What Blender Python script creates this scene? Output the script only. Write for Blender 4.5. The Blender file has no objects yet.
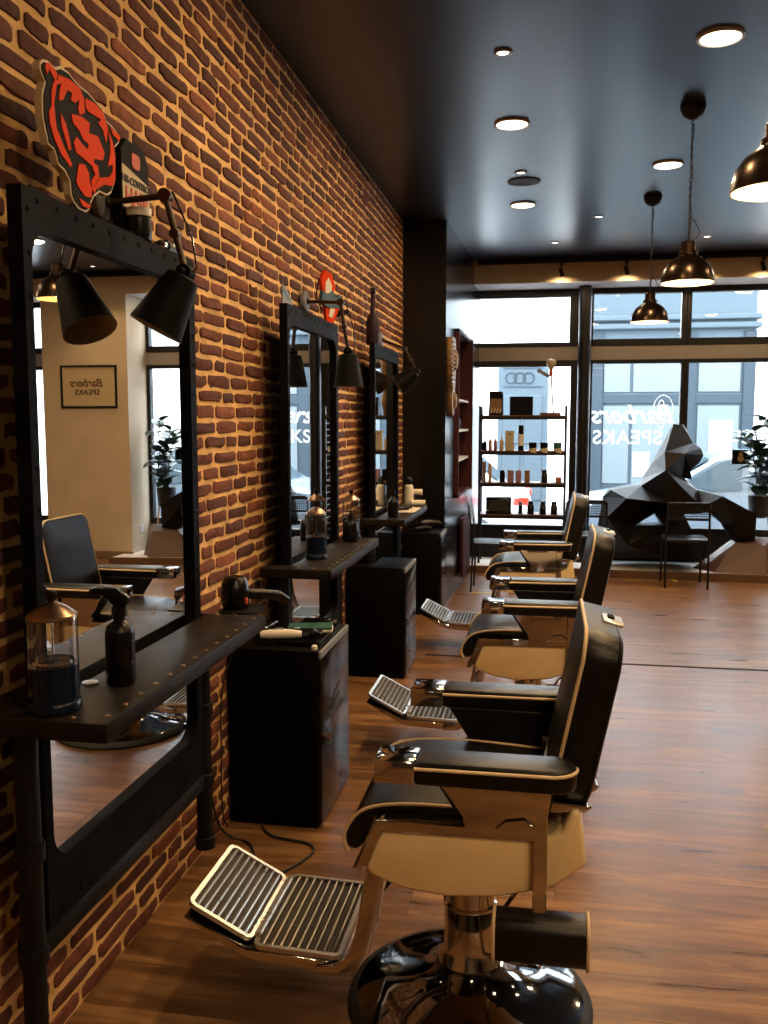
import bpy, bmesh, math, random
from mathutils import Vector, Matrix
random.seed(7)
PI = math.pi
C = bpy.context.scene.collection
SC = bpy.context.scene

# ---------------------------------------------------------------- camera
cam_data = bpy.data.cameras.new('camera')
cam = bpy.data.objects.new('camera', cam_data); C.objects.link(cam)
cam_data.sensor_fit = 'VERTICAL'; cam_data.sensor_height = 24.0
cam_data.lens = 24.0 * 900 / 1024
cam_data.clip_start = 0.05; cam_data.clip_end = 200
cam.location = (1.203, 0.0, 1.55)
cam.rotation_euler = (math.radians(90 - 5.774), 0, math.radians(10.337))
cam_data.dof.use_dof = False
SC.camera = cam

# ---------------------------------------------------------------- sky and exposure
SKY = 22.0
world = bpy.data.worlds.new('overcast_sky'); SC.world = world; world.use_nodes = True
wn = world.node_tree; wn.nodes.clear()
w_out = wn.nodes.new('ShaderNodeOutputWorld'); w_bg = wn.nodes.new('ShaderNodeBackground')
w_bg.inputs['Color'].default_value = (0.84, 0.93, 1.0, 1); w_bg.inputs['Strength'].default_value = SKY
wn.links.new(w_bg.outputs[0], w_out.inputs[0])
SC.view_settings.view_transform = 'Standard'
SC.view_settings.look = 'None'
SC.view_settings.gamma = 1.0
SC.view_settings.exposure = 0.0
SC.view_settings.use_curve_mapping = False
SC.cycles.use_denoising = True
SC.cycles.max_bounces = 8
SC.cycles.diffuse_bounces = 4
SC.cycles.glossy_bounces = 5
SC.cycles.transparent_max_bounces = 16
SC.cycles.caustics_reflective = False
SC.cycles.caustics_refractive = False
SC.cycles.sample_clamp_indirect = 6.0
WARM = (1.0, 0.66, 0.34)
P_DOWN = 20.0      # watts of each large ceiling downlight
P_SMALL = 5.0
P_PENDANT = 11.0

# sky portals: the daylight openings of the shop window
def portal(x0, x1, z0, z1, y):
    l = bpy.data.lights.new('window_portal', 'AREA'); l.shape = 'RECTANGLE'
    l.size = x1 - x0; l.size_y = z1 - z0; l.cycles.is_portal = True
    o = bpy.data.objects.new('window_portal', l); C.objects.link(o)
    o.location = ((x0 + x1) / 2, y, (z0 + z1) / 2); o.rotation_euler = (math.radians(-90), 0, 0)
portal(0.4, 3.5, 0.4, 2.95, 9.9)
portal(4.5, 6.4, 0.4, 2.95, 9.9)

# ---------------------------------------------------------------- materials
def nm(name):
    m = bpy.data.materials.new(name); m.use_nodes = True
    return m, m.node_tree, m.node_tree.nodes['Principled BSDF']
def mat(name, col, rough=0.5, metal=0.0, spec=0.5, noise=0.0, nscale=20.0, bump=0.0, bscale=60.0, rvar=0.0, coat=0.0, emit=None, estr=0.0, sub=0.0):
    m, t, b = nm(name)
    b.inputs['Base Color'].default_value = (*col, 1); b.inputs['Roughness'].default_value = rough
    b.inputs['Metallic'].default_value = metal; b.inputs['Specular IOR Level'].default_value = spec
    b.inputs['Coat Weight'].default_value = coat; b.inputs['Coat Roughness'].default_value = 0.08
    if emit: b.inputs['Emission Color'].default_value = (*emit, 1); b.inputs['Emission Strength'].default_value = estr
    tc = t.nodes.new('ShaderNodeTexCoord')
    n = t.nodes.new('ShaderNodeTexNoise'); n.inputs['Scale'].default_value = nscale; n.inputs['Detail'].default_value = 5
    t.links.new(tc.outputs['Object'], n.inputs['Vector'])
    r = t.nodes.new('ShaderNodeValToRGB')
    k = max(noise, 0.04)
    r.color_ramp.elements[0].position = 0.3; r.color_ramp.elements[1].position = 0.7
    r.color_ramp.elements[0].color = (*[c * (1 - k) for c in col], 1)
    r.color_ramp.elements[1].color = (*[min(1, c * (1 + k)) for c in col], 1)
    t.links.new(n.outputs['Fac'], r.inputs['Fac']); t.links.new(r.outputs['Color'], b.inputs['Base Color'])
    if rvar:
        mr = t.nodes.new('ShaderNodeMapRange'); mr.inputs['To Min'].default_value = max(0.02, rough - rvar); mr.inputs['To Max'].default_value = rough + rvar
        t.links.new(n.outputs['Fac'], mr.inputs['Value']); t.links.new(mr.outputs[0], b.inputs['Roughness'])
    if bump:
        n2 = t.nodes.new('ShaderNodeTexNoise'); n2.inputs['Scale'].default_value = bscale; n2.inputs['Detail'].default_value = 4
        bp = t.nodes.new('ShaderNodeBump'); bp.inputs['Strength'].default_value = bump; bp.inputs['Distance'].default_value = 0.004
        t.links.new(tc.outputs['Object'], n2.inputs['Vector']); t.links.new(n2.outputs['Fac'], bp.inputs['Height']); t.links.new(bp.outputs[0], b.inputs['Normal'])
    return m
def glass(name, tint=(1, 1, 1), gloss=0.05, rough=0.01):
    m = bpy.data.materials.new(name); m.use_nodes = True; t = m.node_tree; t.nodes.clear()
    o = t.nodes.new('ShaderNodeOutputMaterial'); mx = t.nodes.new('ShaderNodeMixShader'); tr = t.nodes.new('ShaderNodeBsdfTransparent'); g = t.nodes.new('ShaderNodeBsdfGlossy')
    tr.inputs[0].default_value = (*tint, 1); g.inputs['Roughness'].default_value = rough
    lw = t.nodes.new('ShaderNodeLayerWeight'); lw.inputs[0].default_value = 0.3
    mr = t.nodes.new('ShaderNodeMapRange'); mr.inputs['To Min'].default_value = gloss; mr.inputs['To Max'].default_value = 0.7
    t.links.new(lw.outputs['Facing'], mr.inputs['Value']); t.links.new(mr.outputs[0], mx.inputs[0])
    t.links.new(tr.outputs[0], mx.inputs[1]); t.links.new(g.outputs[0], mx.inputs[2]); t.links.new(mx.outputs[0], o.inputs[0])
    return m
def vinyl():
    m = bpy.data.materials.new('white_vinyl'); m.use_nodes = True; t = m.node_tree; t.nodes.clear()
    o = t.nodes.new('ShaderNodeOutputMaterial'); mx = t.nodes.new('ShaderNodeMixShader'); mx.inputs[0].default_value = 0.6
    a = t.nodes.new('ShaderNodeBsdfDiffuse'); a.inputs[0].default_value = (0.9, 0.9, 0.9, 1); b = t.nodes.new('ShaderNodeBsdfTranslucent'); b.inputs[0].default_value = (0.95, 0.95, 0.95, 1)
    t.links.new(a.outputs[0], mx.inputs[1]); t.links.new(b.outputs[0], mx.inputs[2]); t.links.new(mx.outputs[0], o.inputs[0])
    return m
def brick_mat():
    m, t, b = nm('brick_clay')
    at = t.nodes.new('ShaderNodeAttribute'); at.attribute_name = 'tone'
    r = t.nodes.new('ShaderNodeValToRGB'); cr = r.color_ramp
    cr.elements[0].position = 0.0; cr.elements[0].color = (0.060, 0.024, 0.020, 1)
    cr.elements[1].position = 1.0; cr.elements[1].color = (0.24, 0.085, 0.045, 1)
    for p, c in ((0.3, (0.09, 0.034, 0.027)), (0.55, (0.13, 0.045, 0.032)), (0.8, (0.17, 0.060, 0.035))):
        e = cr.elements.new(p); e.color = (*c, 1)
    t.links.new(at.outputs['Fac'], r.inputs['Fac'])
    tc = t.nodes.new('ShaderNodeTexCoord'); n = t.nodes.new('ShaderNodeTexNoise'); n.inputs['Scale'].default_value = 28; n.inputs['Detail'].default_value = 6
    t.links.new(tc.outputs['Object'], n.inputs['Vector'])
    mx = t.nodes.new('ShaderNodeMix'); mx.data_type = 'RGBA'; mx.blend_type = 'MULTIPLY'; mx.inputs['Factor'].default_value = 0.75
    r2 = t.nodes.new('ShaderNodeValToRGB'); r2.color_ramp.elements[0].position = 0.3; r2.color_ramp.elements[0].color = (0.5, 0.5, 0.5, 1); r2.color_ramp.elements[1].position = 0.65; r2.color_ramp.elements[1].color = (1.2, 1.15, 1.1, 1)
    t.links.new(n.outputs['Fac'], r2.inputs['Fac']); t.links.new(r.outputs[0], mx.inputs['A']); t.links.new(r2.outputs[0], mx.inputs['B']); t.links.new(mx.outputs['Result'], b.inputs['Base Color'])
    b.inputs['Roughness'].default_value = 0.85; b.inputs['Specular IOR Level'].default_value = 0.25
    bp = t.nodes.new('ShaderNodeBump'); bp.inputs['Strength'].default_value = 0.6; bp.inputs['Distance'].default_value = 0.006
    t.links.new(n.outputs['Fac'], bp.inputs['Height']); t.links.new(bp.outputs[0], b.inputs['Normal'])
    return m
def wood_floor():
    m, t, b = nm('oak_planks')
    tc = t.nodes.new('ShaderNodeTexCoord')
    br = t.nodes.new('ShaderNodeTexBrick'); br.offset = 0.37; br.inputs['Scale'].default_value = 1.0
    br.inputs['Brick Width'].default_value = 1.25; br.inputs['Row Height'].default_value = 0.19; br.inputs['Mortar Size'].default_value = 0.0012
    br.inputs['Color1'].default_value = (0, 0, 0, 1); br.inputs['Color2'].default_value = (1, 1, 1, 1); br.inputs['Mortar'].default_value = (0.5, 0.5, 0.5, 1)
    t.links.new(tc.outputs['Object'], br.inputs['Vector'])
    mp = t.nodes.new('ShaderNodeMapping'); mp.inputs['Scale'].default_value = (1.4, 11, 1)
    add = t.nodes.new('ShaderNodeVectorMath'); add.operation = 'ADD'
    t.links.new(tc.outputs['Object'], add.inputs[0])
    sc_ = t.nodes.new('ShaderNodeVectorMath'); sc_.operation = 'SCALE'; sc_.inputs['Scale'].default_value = 7.0
    t.links.new(br.outputs['Color'], sc_.inputs[0]); t.links.new(sc_.outputs[0], add.inputs[1]); t.links.new(add.outputs[0], mp.inputs['Vector'])
    n = t.nodes.new('ShaderNodeTexNoise'); n.inputs['Scale'].default_value = 1.6; n.inputs['Detail'].default_value = 9; n.inputs['Roughness'].default_value = 0.65; n.inputs['Distortion'].default_value = 0.6
    t.links.new(mp.outputs[0], n.inputs['Vector'])
    r = t.nodes.new('ShaderNodeValToRGB'); cr = r.color_ramp
    cr.elements[0].position = 0.28; cr.elements[0].color = (0.055, 0.025, 0.010, 1)
    cr.elements[1].position = 0.72; cr.elements[1].color = (0.37, 0.205, 0.088, 1)
    e = cr.elements.new(0.5); e.color = (0.185, 0.090, 0.035, 1)
    t.links.new(n.outputs['Fac'], r.inputs['Fac'])
    mr = t.nodes.new('ShaderNodeMapRange'); mr.inputs['To Min'].default_value = 0.72; mr.inputs['To Max'].default_value = 1.18
    t.links.new(br.outputs['Color'], mr.inputs['Value'])
    mx = t.nodes.new('ShaderNodeMix'); mx.data_type = 'RGBA'; mx.blend_type = 'MULTIPLY'; mx.inputs['Factor'].default_value = 1.0
    t.links.new(r.outputs[0], mx.inputs['A']); t.links.new(mr.outputs[0], mx.inputs['B'])
    mx2 = t.nodes.new('ShaderNodeMix'); mx2.data_type = 'RGBA'; mx2.inputs['B'].default_value = (0.03, 0.014, 0.007, 1)
    t.links.new(br.outputs['Fac'], mx2.inputs['Factor']); t.links.new(mx.outputs['Result'], mx2.inputs['A'])
    t.links.new(mx2.outputs['Result'], b.inputs['Base Color'])
    mr2 = t.nodes.new('ShaderNodeMapRange'); mr2.inputs['To Min'].default_value = 0.22; mr2.inputs['To Max'].default_value = 0.38
    t.links.new(n.outputs['Fac'], mr2.inputs['Value']); t.links.new(mr2.outputs[0], b.inputs['Roughness'])
    b.inputs['Specular IOR Level'].default_value = 0.42
    bp = t.nodes.new('ShaderNodeBump'); bp.inputs['Strength'].default_value = 0.25; bp.inputs['Distance'].default_value = 0.003
    t.links.new(n.outputs['Fac'], bp.inputs['Height']); t.links.new(bp.outputs[0], b.inputs['Normal'])
    return m
M = dict(
    brick=brick_mat(), floor=wood_floor(),
    mortar=mat('sand_mortar', (0.66, 0.41, 0.165), 0.95, noise=0.3, nscale=9, bump=1.0, bscale=60),
    ceiling=mat('dark_satin_ceiling', (0.016, 0.026, 0.042), 0.30, spec=0.8, noise=0.06, nscale=1.5),
    darkwall=mat('dark_satin_wall', (0.005, 0.005, 0.006), 0.22, spec=0.4, noise=0.2, nscale=3, bump=0.1, bscale=8),
    cream=mat('cream_plaster', (0.50, 0.41, 0.29), 0.85, noise=0.05, nscale=4, bump=0.1),
    cream_dark=mat('tan_wall_paint', (0.20, 0.145, 0.095), 0.85, noise=0.05, nscale=4), brown_dark=mat('dark_brown_wall', (0.055, 0.040, 0.030), 0.8, noise=0.1, nscale=4),
    white_plaster=mat('white_plaster', (0.8, 0.8, 0.78), 0.8),
    frame=mat('black_window_frame', (0.007, 0.007, 0.008), 0.42, spec=0.25),
    beam=mat('grey_metal_beam', (0.24, 0.21, 0.185), 0.45, metal=0.3),
    stone=mat('pale_stone', (0.80, 0.80, 0.79), 0.5, noise=0.08),
    woodedge=mat('dark_wood_edge', (0.11, 0.055, 0.025), 0.5),
    steel=mat('blackened_steel', (0.005, 0.0055, 0.008), 0.6, spec=0.03, metal=0.0, noise=0.5, nscale=14, rvar=0.12, bump=0.2, bscale=40),
    pipe=mat('black_pipe', (0.004, 0.004, 0.005), 0.5, spec=0.25, noise=0.3, bump=0.2),
    shelf=mat('worn_dark_shelf', (0.012, 0.0095, 0.008), 0.48, spec=0.10, metal=0.0, noise=0.55, nscale=10, rvar=0.12, bump=0.2, bscale=30),
    rivet=mat('worn_brass_rivet', (0.22, 0.14, 0.07), 0.4, metal=0.7),
    lamp=mat('black_lamp_metal', (0.003, 0.003, 0.003), 0.6, spec=0.08),
    brassarm=mat('aged_bronze', (0.050, 0.030, 0.018), 0.4, metal=0.5),
    lamp_in=mat('grey_shade_inside', (0.75, 0.70, 0.60), 0.5),
    leather=mat('black_leather', (0.004, 0.004, 0.0045), 0.33, spec=0.38, noise=0.15, bump=0.25, bscale=220),
    piping=mat('cream_piping', (0.72, 0.56, 0.34), 0.45),
    shell=mat('cream_enamel', (0.90, 0.70, 0.39), 0.28, coat=0.3),
    chrome=mat('chrome', (0.62, 0.60, 0.57), 0.07, metal=1.0),
    chrome_dark=mat('dark_chrome', (0.20, 0.20, 0.205), 0.06, metal=1.0),
    alu=mat('cast_aluminium', (0.62, 0.60, 0.56), 0.30, metal=0.9, rvar=0.08),
    tray=mat('dim_aluminium', (0.20, 0.17, 0.13), 0.33, metal=0.9), traybed=mat('dark_tray_bed', (0.035, 0.028, 0.020), 0.6, spec=0.2),
    rubber=mat('black_rubber', (0.008, 0.008, 0.008), 0.7),
    cabinet=mat('black_gloss_cabinet', (0.003, 0.003, 0.003), 0.18, spec=0.35, rvar=0.03),
    cabinet_side=mat('matt_black_side', (0.0015, 0.0015, 0.0015), 0.5, spec=0.06),
    slot=mat('black_slot', (0.001, 0.001, 0.001), 0.9),
    plastic=mat('black_plastic', (0.004, 0.004, 0.005), 0.22, spec=0.35),
    whitepl=mat('white_plastic', (0.75, 0.72, 0.66), 0.4),
    towel=mat('white_towel', (0.72, 0.66, 0.56), 0.9, bump=0.5, bscale=150),
    greenbook=mat('green_cover', (0.02, 0.09, 0.06), 0.5),
    blue_liquid=mat('blue_disinfectant', (0.002, 0.008, 0.024), 0.2, spec=0.3),
    copper=mat('copper_lid', (0.40, 0.27, 0.18), 0.28, metal=1.0),
    sign_cream=mat('sign_edge', (0.55, 0.45, 0.30), 0.6), sign_black=mat('sign_black', (0.006, 0.006, 0.008), 0.7, spec=0.08), sign_orange=mat('sign_orange', (0.70, 0.055, 0.010), 0.7, spec=0.08),
    card_beige=mat('beige_card', (0.48, 0.38, 0.22), 0.6), ink_red=mat('ink_red', (0.50, 0.07, 0.03), 0.6), ink_black=mat('ink_black', (0.01, 0.01, 0.01), 0.6),
    tealblue=mat('dusty_blue', (0.05, 0.13, 0.20), 0.6), purple=mat('purple_brown', (0.022, 0.011, 0.020), 0.5, spec=0.2), grey=mat('mid_grey', (0.16, 0.17, 0.19), 0.5),
    brass=mat('dark_brass', (0.035, 0.022, 0.014), 0.25, metal=0.9, rvar=0.05),
    lamp_inner=mat('pendant_inner', (0.85, 0.70, 0.45), 0.5),
    chain=mat('black_chain', (0.010, 0.010, 0.011), 0.5, metal=0.5),
    disc=mat('warm_diffuser', (0.9, 0.85, 0.8), 0.5, emit=(1.0, 0.80, 0.55), estr=14.0),
    bulb=mat('warm_bulb', (1, 0.9, 0.7), 0.5, emit=(1.0, 0.66, 0.30), estr=22.0),
    trimw=mat('white_fixture_ring', (0.6, 0.6, 0.6), 0.4), ringd=mat('steel_fixture_ring', (0.3, 0.3, 0.31), 0.35, metal=0.8),
    speaker=mat('dark_grille', (0.03, 0.034, 0.042), 0.7, bump=0.4, bscale=300),
    shelfwood=mat('rack_wood', (0.10, 0.035, 0.016), 0.5), redwood=mat('dark_red_wood', (0.045, 0.009, 0.008), 0.6, spec=0.2),
    sculpt=mat('bronze_black_facets', (0.005, 0.004, 0.0035), 0.40, spec=0.14, rvar=0.06), rock=mat('rust_brown_facets', (0.085, 0.042, 0.026), 0.42, rvar=0.06),
    chairmetal=mat('black_powder_coat', (0.006, 0.006, 0.007), 0.35, spec=0.3),
    leaf=mat('dark_green_leaf', (0.014, 0.040, 0.026), 0.30, spec=0.6, noise=0.3, nscale=5), stem=mat('plant_stem', (0.07, 0.06, 0.03), 0.7), potm=mat('black_pot', (0.01, 0.01, 0.011), 0.5), soil=mat('soil', (0.03, 0.018, 0.01), 0.95, bump=0.6),
    yellow=mat('yellow_tape', (0.75, 0.55, 0.02), 0.6), letter=vinyl(),
    carw=mat('white_car_paint', (0.6, 0.61, 0.62), 0.2, coat=0.6), carb=mat('silver_blue_paint', (0.10, 0.13, 0.16), 0.25, metal=0.0, coat=0.6), carglass=mat('car_window', (0.03, 0.045, 0.055), 0.05, spec=0.4), tyre=mat('tyre', (0.02, 0.02, 0.022), 0.8), red=mat('red_lens', (0.75, 0.02, 0.01), 0.2), rim=mat('wheel_rim', (0.3, 0.3, 0.32), 0.3, metal=0.8),
    road=mat('street_asphalt', (0.10, 0.105, 0.11), 0.9, noise=0.1), pave=mat('pavement', (0.2, 0.2, 0.2), 0.9, noise=0.1),
    facade=mat('white_render', (0.80, 0.80, 0.78), 0.9), bluedoor=mat('blue_grey_paint', (0.036, 0.050, 0.060), 0.7, spec=0.2), bluedark=mat('deep_blue_paint', (0.015, 0.023, 0.030), 0.7, spec=0.2), shopglass=mat('shop_glass', (0.075, 0.092, 0.10), 0.3, spec=0.3), paper=mat('white_paper', (0.14, 0.15, 0.15), 0.8),
    gold=mat('carved_gilt_wood', (0.20, 0.115, 0.040), 0.45, metal=0.3, noise=0.5, nscale=30, bump=0.4),
    glass=glass('window_glass', (0.97, 0.985, 1.0), 0.03), jarglass=glass('jar_glass', (0.86, 0.88, 0.90), 0.06),
    tan=mat('tan_plastic', (0.5, 0.30, 0.16), 0.4), terra=mat('amber_bottle', (0.33, 0.12, 0.05), 0.35), plum=mat('plum_bottle', (0.16, 0.04, 0.06), 0.35), beigebox=mat('beige_box', (0.46, 0.40, 0.27), 0.6), rosebox=mat('rose_box', (0.25, 0.13, 0.14), 0.6), brownbox=mat('brown_box', (0.20, 0.11, 0.05), 0.6),
    skirt=mat('brown_baseboard', (0.16, 0.10, 0.06), 0.6),
)
M['ceiling'].node_tree.nodes['Principled BSDF'].inputs['Specular Tint'].default_value = (0.72, 0.87, 1.0, 1)
mm, t_, b_ = nm('mirror_silver'); b_.inputs['Base Color'].default_value = (0.86, 0.87, 0.88, 1); b_.inputs['Metallic'].default_value = 1; b_.inputs['Roughness'].default_value = 0.0; M['mirror'] = mm

# ---------------------------------------------------------------- mesh helpers
class MB:
    """collects shapes, each with a material slot, and links them as ONE mesh object"""
    def __init__(s): s.v = []; s.f = []; s.m = []; s.sm = []; s.X = Matrix.Identity(4)
    def add(s, vs, fs, mi=0, smooth=False):
        o = len(s.v); s.v += [tuple(s.X @ Vector(v)) for v in vs]
        s.f += [tuple(i + o for i in f) for f in fs]; s.m += [mi] * len(fs); s.sm += [smooth] * len(fs)
    def box(s, c, d, rot=None, mi=0, bev=0.0, seg=2):
        bm = bmesh.new(); bmesh.ops.create_cube(bm, size=1); bmesh.ops.scale(bm, vec=d, verts=bm.verts)
        if bev: bmesh.ops.bevel(bm, geom=bm.edges[:], offset=min(bev, min(d) * .49), segments=seg, profile=0.5, affect='EDGES')
        X = Matrix.Translation(c) @ (rot.to_4x4() if rot is not None else Matrix.Identity(4))
        bm.transform(X); bm.verts.index_update()
        s.add([v.co[:] for v in bm.verts], [[v.index for v in f.verts] for f in bm.faces], mi, bev > 0 and seg > 1); bm.free()
    def bb(s, a, b, mi=0, bev=0.0, seg=2):
        s.box([(a[i] + b[i]) / 2 for i in range(3)], [abs(b[i] - a[i]) for i in range(3)], None, mi, bev, seg)
    def prism(s, poly, a, b, axis='y', mi=0, bev=0.0, seg=2, smooth=False):
        """poly in the two other axes; extruded from a to b along axis"""
        def P(u, w, k):
            return {'y': (u, k, w), 'x': (k, u, w), 'z': (u, w, k)}[axis]
        bm = bmesh.new(); r0 = [bm.verts.new(P(u, w, a)) for u, w in poly]; r1 = [bm.verts.new(P(u, w, b)) for u, w in poly]
        n = len(poly); bm.faces.new(r0); bm.faces.new(list(reversed(r1)))
        for i in range(n): bm.faces.new((r0[i], r1[i], r1[(i + 1) % n], r0[(i + 1) % n]))
        bmesh.ops.recalc_face_normals(bm, faces=bm.faces[:])
        if bev: bmesh.ops.bevel(bm, geom=bm.edges[:], offset=bev, segments=seg, profile=0.5, affect='EDGES', clamp_overlap=True)
        bm.verts.index_update()
        s.add([v.co[:] for v in bm.verts], [[v.index for v in f.verts] for f in bm.faces], mi, bev > 0 or smooth); bm.free()
    def lathe(s, prof, c=(0, 0, 0), n=32, mi=0, rot=None, smooth=True, caps=True):
        vs = []; fs = []
        for r, z in prof:
            for k in range(n):
                a = 2 * PI * k / n; p = Vector((r * math.cos(a), r * math.sin(a), z))
                if rot is not None: p = rot @ p
                vs.append(tuple(p + Vector(c)))
        for j in range(len(prof) - 1):
            for k in range(n):
                k2 = (k + 1) % n; fs.append((j * n + k, j * n + k2, (j + 1) * n + k2, (j + 1) * n + k))
        if caps:
            if prof[0][0] > 1e-5: fs.append(tuple(reversed(range(n))))
            if prof[-1][0] > 1e-5: fs.append(tuple((len(prof) - 1) * n + k for k in range(n)))
        s.add(vs, fs, mi, smooth)
    def tube(s, pts, r, n=10, mi=0, closed=False, caps=True, ell=None):
        pts = [Vector(p) for p in pts]; N = len(pts); vs = []; fs = []
        rr = r if isinstance(r, (list, tuple)) else [r] * N
        up = None
        for i, p in enumerate(pts):
            if closed: d = pts[(i + 1) % N] - pts[i - 1]
            else: d = pts[min(i + 1, N - 1)] - pts[max(i - 1, 0)]
            d.normalize()
            if up is None:
                up = Vector((0, 0, 1)) if abs(d.z) < 0.9 else Vector((0, 1, 0))
            u = (up - d * up.dot(d)).normalized(); w = d.cross(u); up = u
            for k in range(n):
                a = 2 * PI * k / n; e = ell or (1, 1)
                vs.append(tuple(p + (u * math.cos(a) * e[0] + w * math.sin(a) * e[1]) * rr[i]))
        for i in range(N - (0 if closed else 1)):
            j = (i + 1) % N
            for k in range(n):
                k2 = (k + 1) % n; fs.append((i * n + k, i * n + k2, j * n + k2, j * n + k))
        if not closed and caps: fs.append(tuple(reversed(range(n)))); fs.append(tuple((N - 1) * n + k for k in range(n)))
        s.add(vs, fs, mi, True)
    def ball(s, c, r, mi=0, u=12, v=8, sc=(1, 1, 1)):
        bm = bmesh.new(); bmesh.ops.create_uvsphere(bm, u_segments=u, v_segments=v, radius=r); bmesh.ops.scale(bm, vec=sc, verts=bm.verts); bmesh.ops.translate(bm, vec=c, verts=bm.verts); bm.verts.index_update()
        s.add([q.co[:] for q in bm.verts], [[q.index for q in f.verts] for f in bm.faces], mi, True); bm.free()
    def build(s, name, mats, parent=None, loc=None):
        me = bpy.data.meshes.new(name); me.from_pydata(s.v, [], s.f); me.update()
        for m in (mats if isinstance(mats, (list, tuple)) else [mats]): me.materials.append(M[m] if isinstance(m, str) else m)
        me.polygons.foreach_set('material_index', s.m); me.polygons.foreach_set('use_smooth', s.sm)
        if any(s.sm):
            me.set_sharp_from_angle(angle=math.radians(38))
        o = bpy.data.objects.new(name, me); C.objects.link(o)
        if parent is not None: o.parent = parent
        if loc: o.location = loc
        return o
def tag(o, label, cat, group=None, kind=None):
    o['label'] = label; o['category'] = cat
    if group: o['group'] = group
    if kind: o['kind'] = kind
    return o
def thing(name, label, cat, loc=(0, 0, 0), rotz=0.0, group=None):
    o = bpy.data.objects.new(name, None); o.empty_display_size = 0.05; C.objects.link(o)
    o.location = loc; o.rotation_euler = (0, 0, rotz)
    return tag(o, label, cat, group)
def struct(o): o['kind'] = 'structure'; return o
def children_of(o): return [c for c in bpy.data.objects if c.parent is o]
def dup(root, loc, rotz, label, group=None):
    def cp(o, par):
        c = o.copy(); C.objects.link(c)
        if par is not None: c.parent = par
        for ch in children_of(o): cp(ch, c)
        return c
    r = cp(root, None); r.location = loc; r.rotation_euler = (0, 0, rotz); r['label'] = label
    if group: r['group'] = group
    return r
def rrect(w, h, r, n=6, cx=0, cy=0):
    out = []
    for sx, sy, a0 in ((1, 1, 0), (-1, 1, 90), (-1, -1, 180), (1, -1, 270)):
        for k in range(n + 1):
            a = math.radians(a0 + 90 * k / n); out.append((cx + sx * (w / 2 - r) + r * math.cos(a), cy + sy * (h / 2 - r) + r * math.sin(a)))
    return out
def frame_ring(mb, outer, inner, y0, y1, axis='x', mi=0):
    """rect outer (u0,w0,u1,w1) with inner closed loop of points; thickness y0..y1 along axis"""
    u0, w0, u1, w1 = outer; cx = (u0 + u1) / 2; cy = (w0 + w1) / 2
    # outer loop: project rays from the centre onto the rectangle, corner points added
    def proj(u, w):
        du, dw = u - cx, w - cy; k = min((u1 - cx) / abs(du) if abs(du) > 1e-9 else 1e9, (w1 - cy) / abs(dw) if abs(dw) > 1e-9 else 1e9)
        return (cx + du * k, cy + dw * k)
    out = [proj(*p) for p in inner]; n = len(inner)
    for cu, cw in ((u0, w0), (u1, w0), (u1, w1), (u0, w1)):
        i = min(range(n), key=lambda q: (out[q][0] - cu) ** 2 + (out[q][1] - cw) ** 2); out[i] = (cu, cw)
    P = (lambda u, w, k: (k, u, w)) if axis == 'x' else (lambda u, w, k: (u, k, w))
    vs = []
    for k in (y0, y1):
        vs += [P(*p, k) for p in out] + [P(*p, k) for p in inner]
    fs = []
    for i in range(n):
        j = (i + 1) % n
        fs += [(i, j, n + j, n + i), (2 * n + i, 3 * n + i, 3 * n + j, 2 * n + j), (i, 2 * n + i, 2 * n + j, j), (n + i, n + j, 3 * n + j, 3 * n + i)]
    mb.add(vs, fs, mi)
def text_mesh(body, size, name, m, parent, X, extrude=0.001, shear=0.0, spacing=1.0):
    c = bpy.data.curves.new(name, 'FONT'); c.body = body; c.size = size; c.extrude = extrude; c.align_x = 'CENTER'; c.shear = shear; c.space_character = spacing; c.offset = size * 0.02
    o = bpy.data.objects.new(name, c); C.objects.link(o); bpy.context.view_layer.update()
    me = bpy.data.meshes.new_from_object(o.evaluated_get(bpy.context.evaluated_depsgraph_get()))
    bpy.data.objects.remove(o); me.transform(X); me.materials.clear(); me.materials.append(M[m])
    o = bpy.data.objects.new(name, me); C.objects.link(o)
    if parent is not None: o.parent = parent
    return o

# ================================================================ SETTING
CEIL = 3.17; YF = 9.35; YW = 9.87
mb = MB(); mb.bb((0.0, -2.5, -0.06), (6.6, 9.95, 0.0)); struct(mb.build('floor', 'floor'))
mb = MB(); mb.bb((0.9, 5.812, 0.0), (6.6, 5.838, 0.003)); mb.bb((0.42, 5.812, 0.0), (0.9, 5.838, 0.003)); struct(mb.build('trim_1', 'slot'))
mb = MB(); mb.bb((-0.1, -2.5, CEIL), (6.6, 9.95, CEIL + 0.1)); struct(mb.build('ceiling', 'ceiling'))
mb = MB(); mb.bb((-0.1, -2.6, 0), (6.6, -2.5, CEIL)); struct(mb.build('wall_back', 'brown_dark'))
mb = MB(); mb.bb((6.6, -2.6, 0), (6.7, 9.95, CEIL)); struct(mb.build('wall_right', 'cream_dark'))

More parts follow.
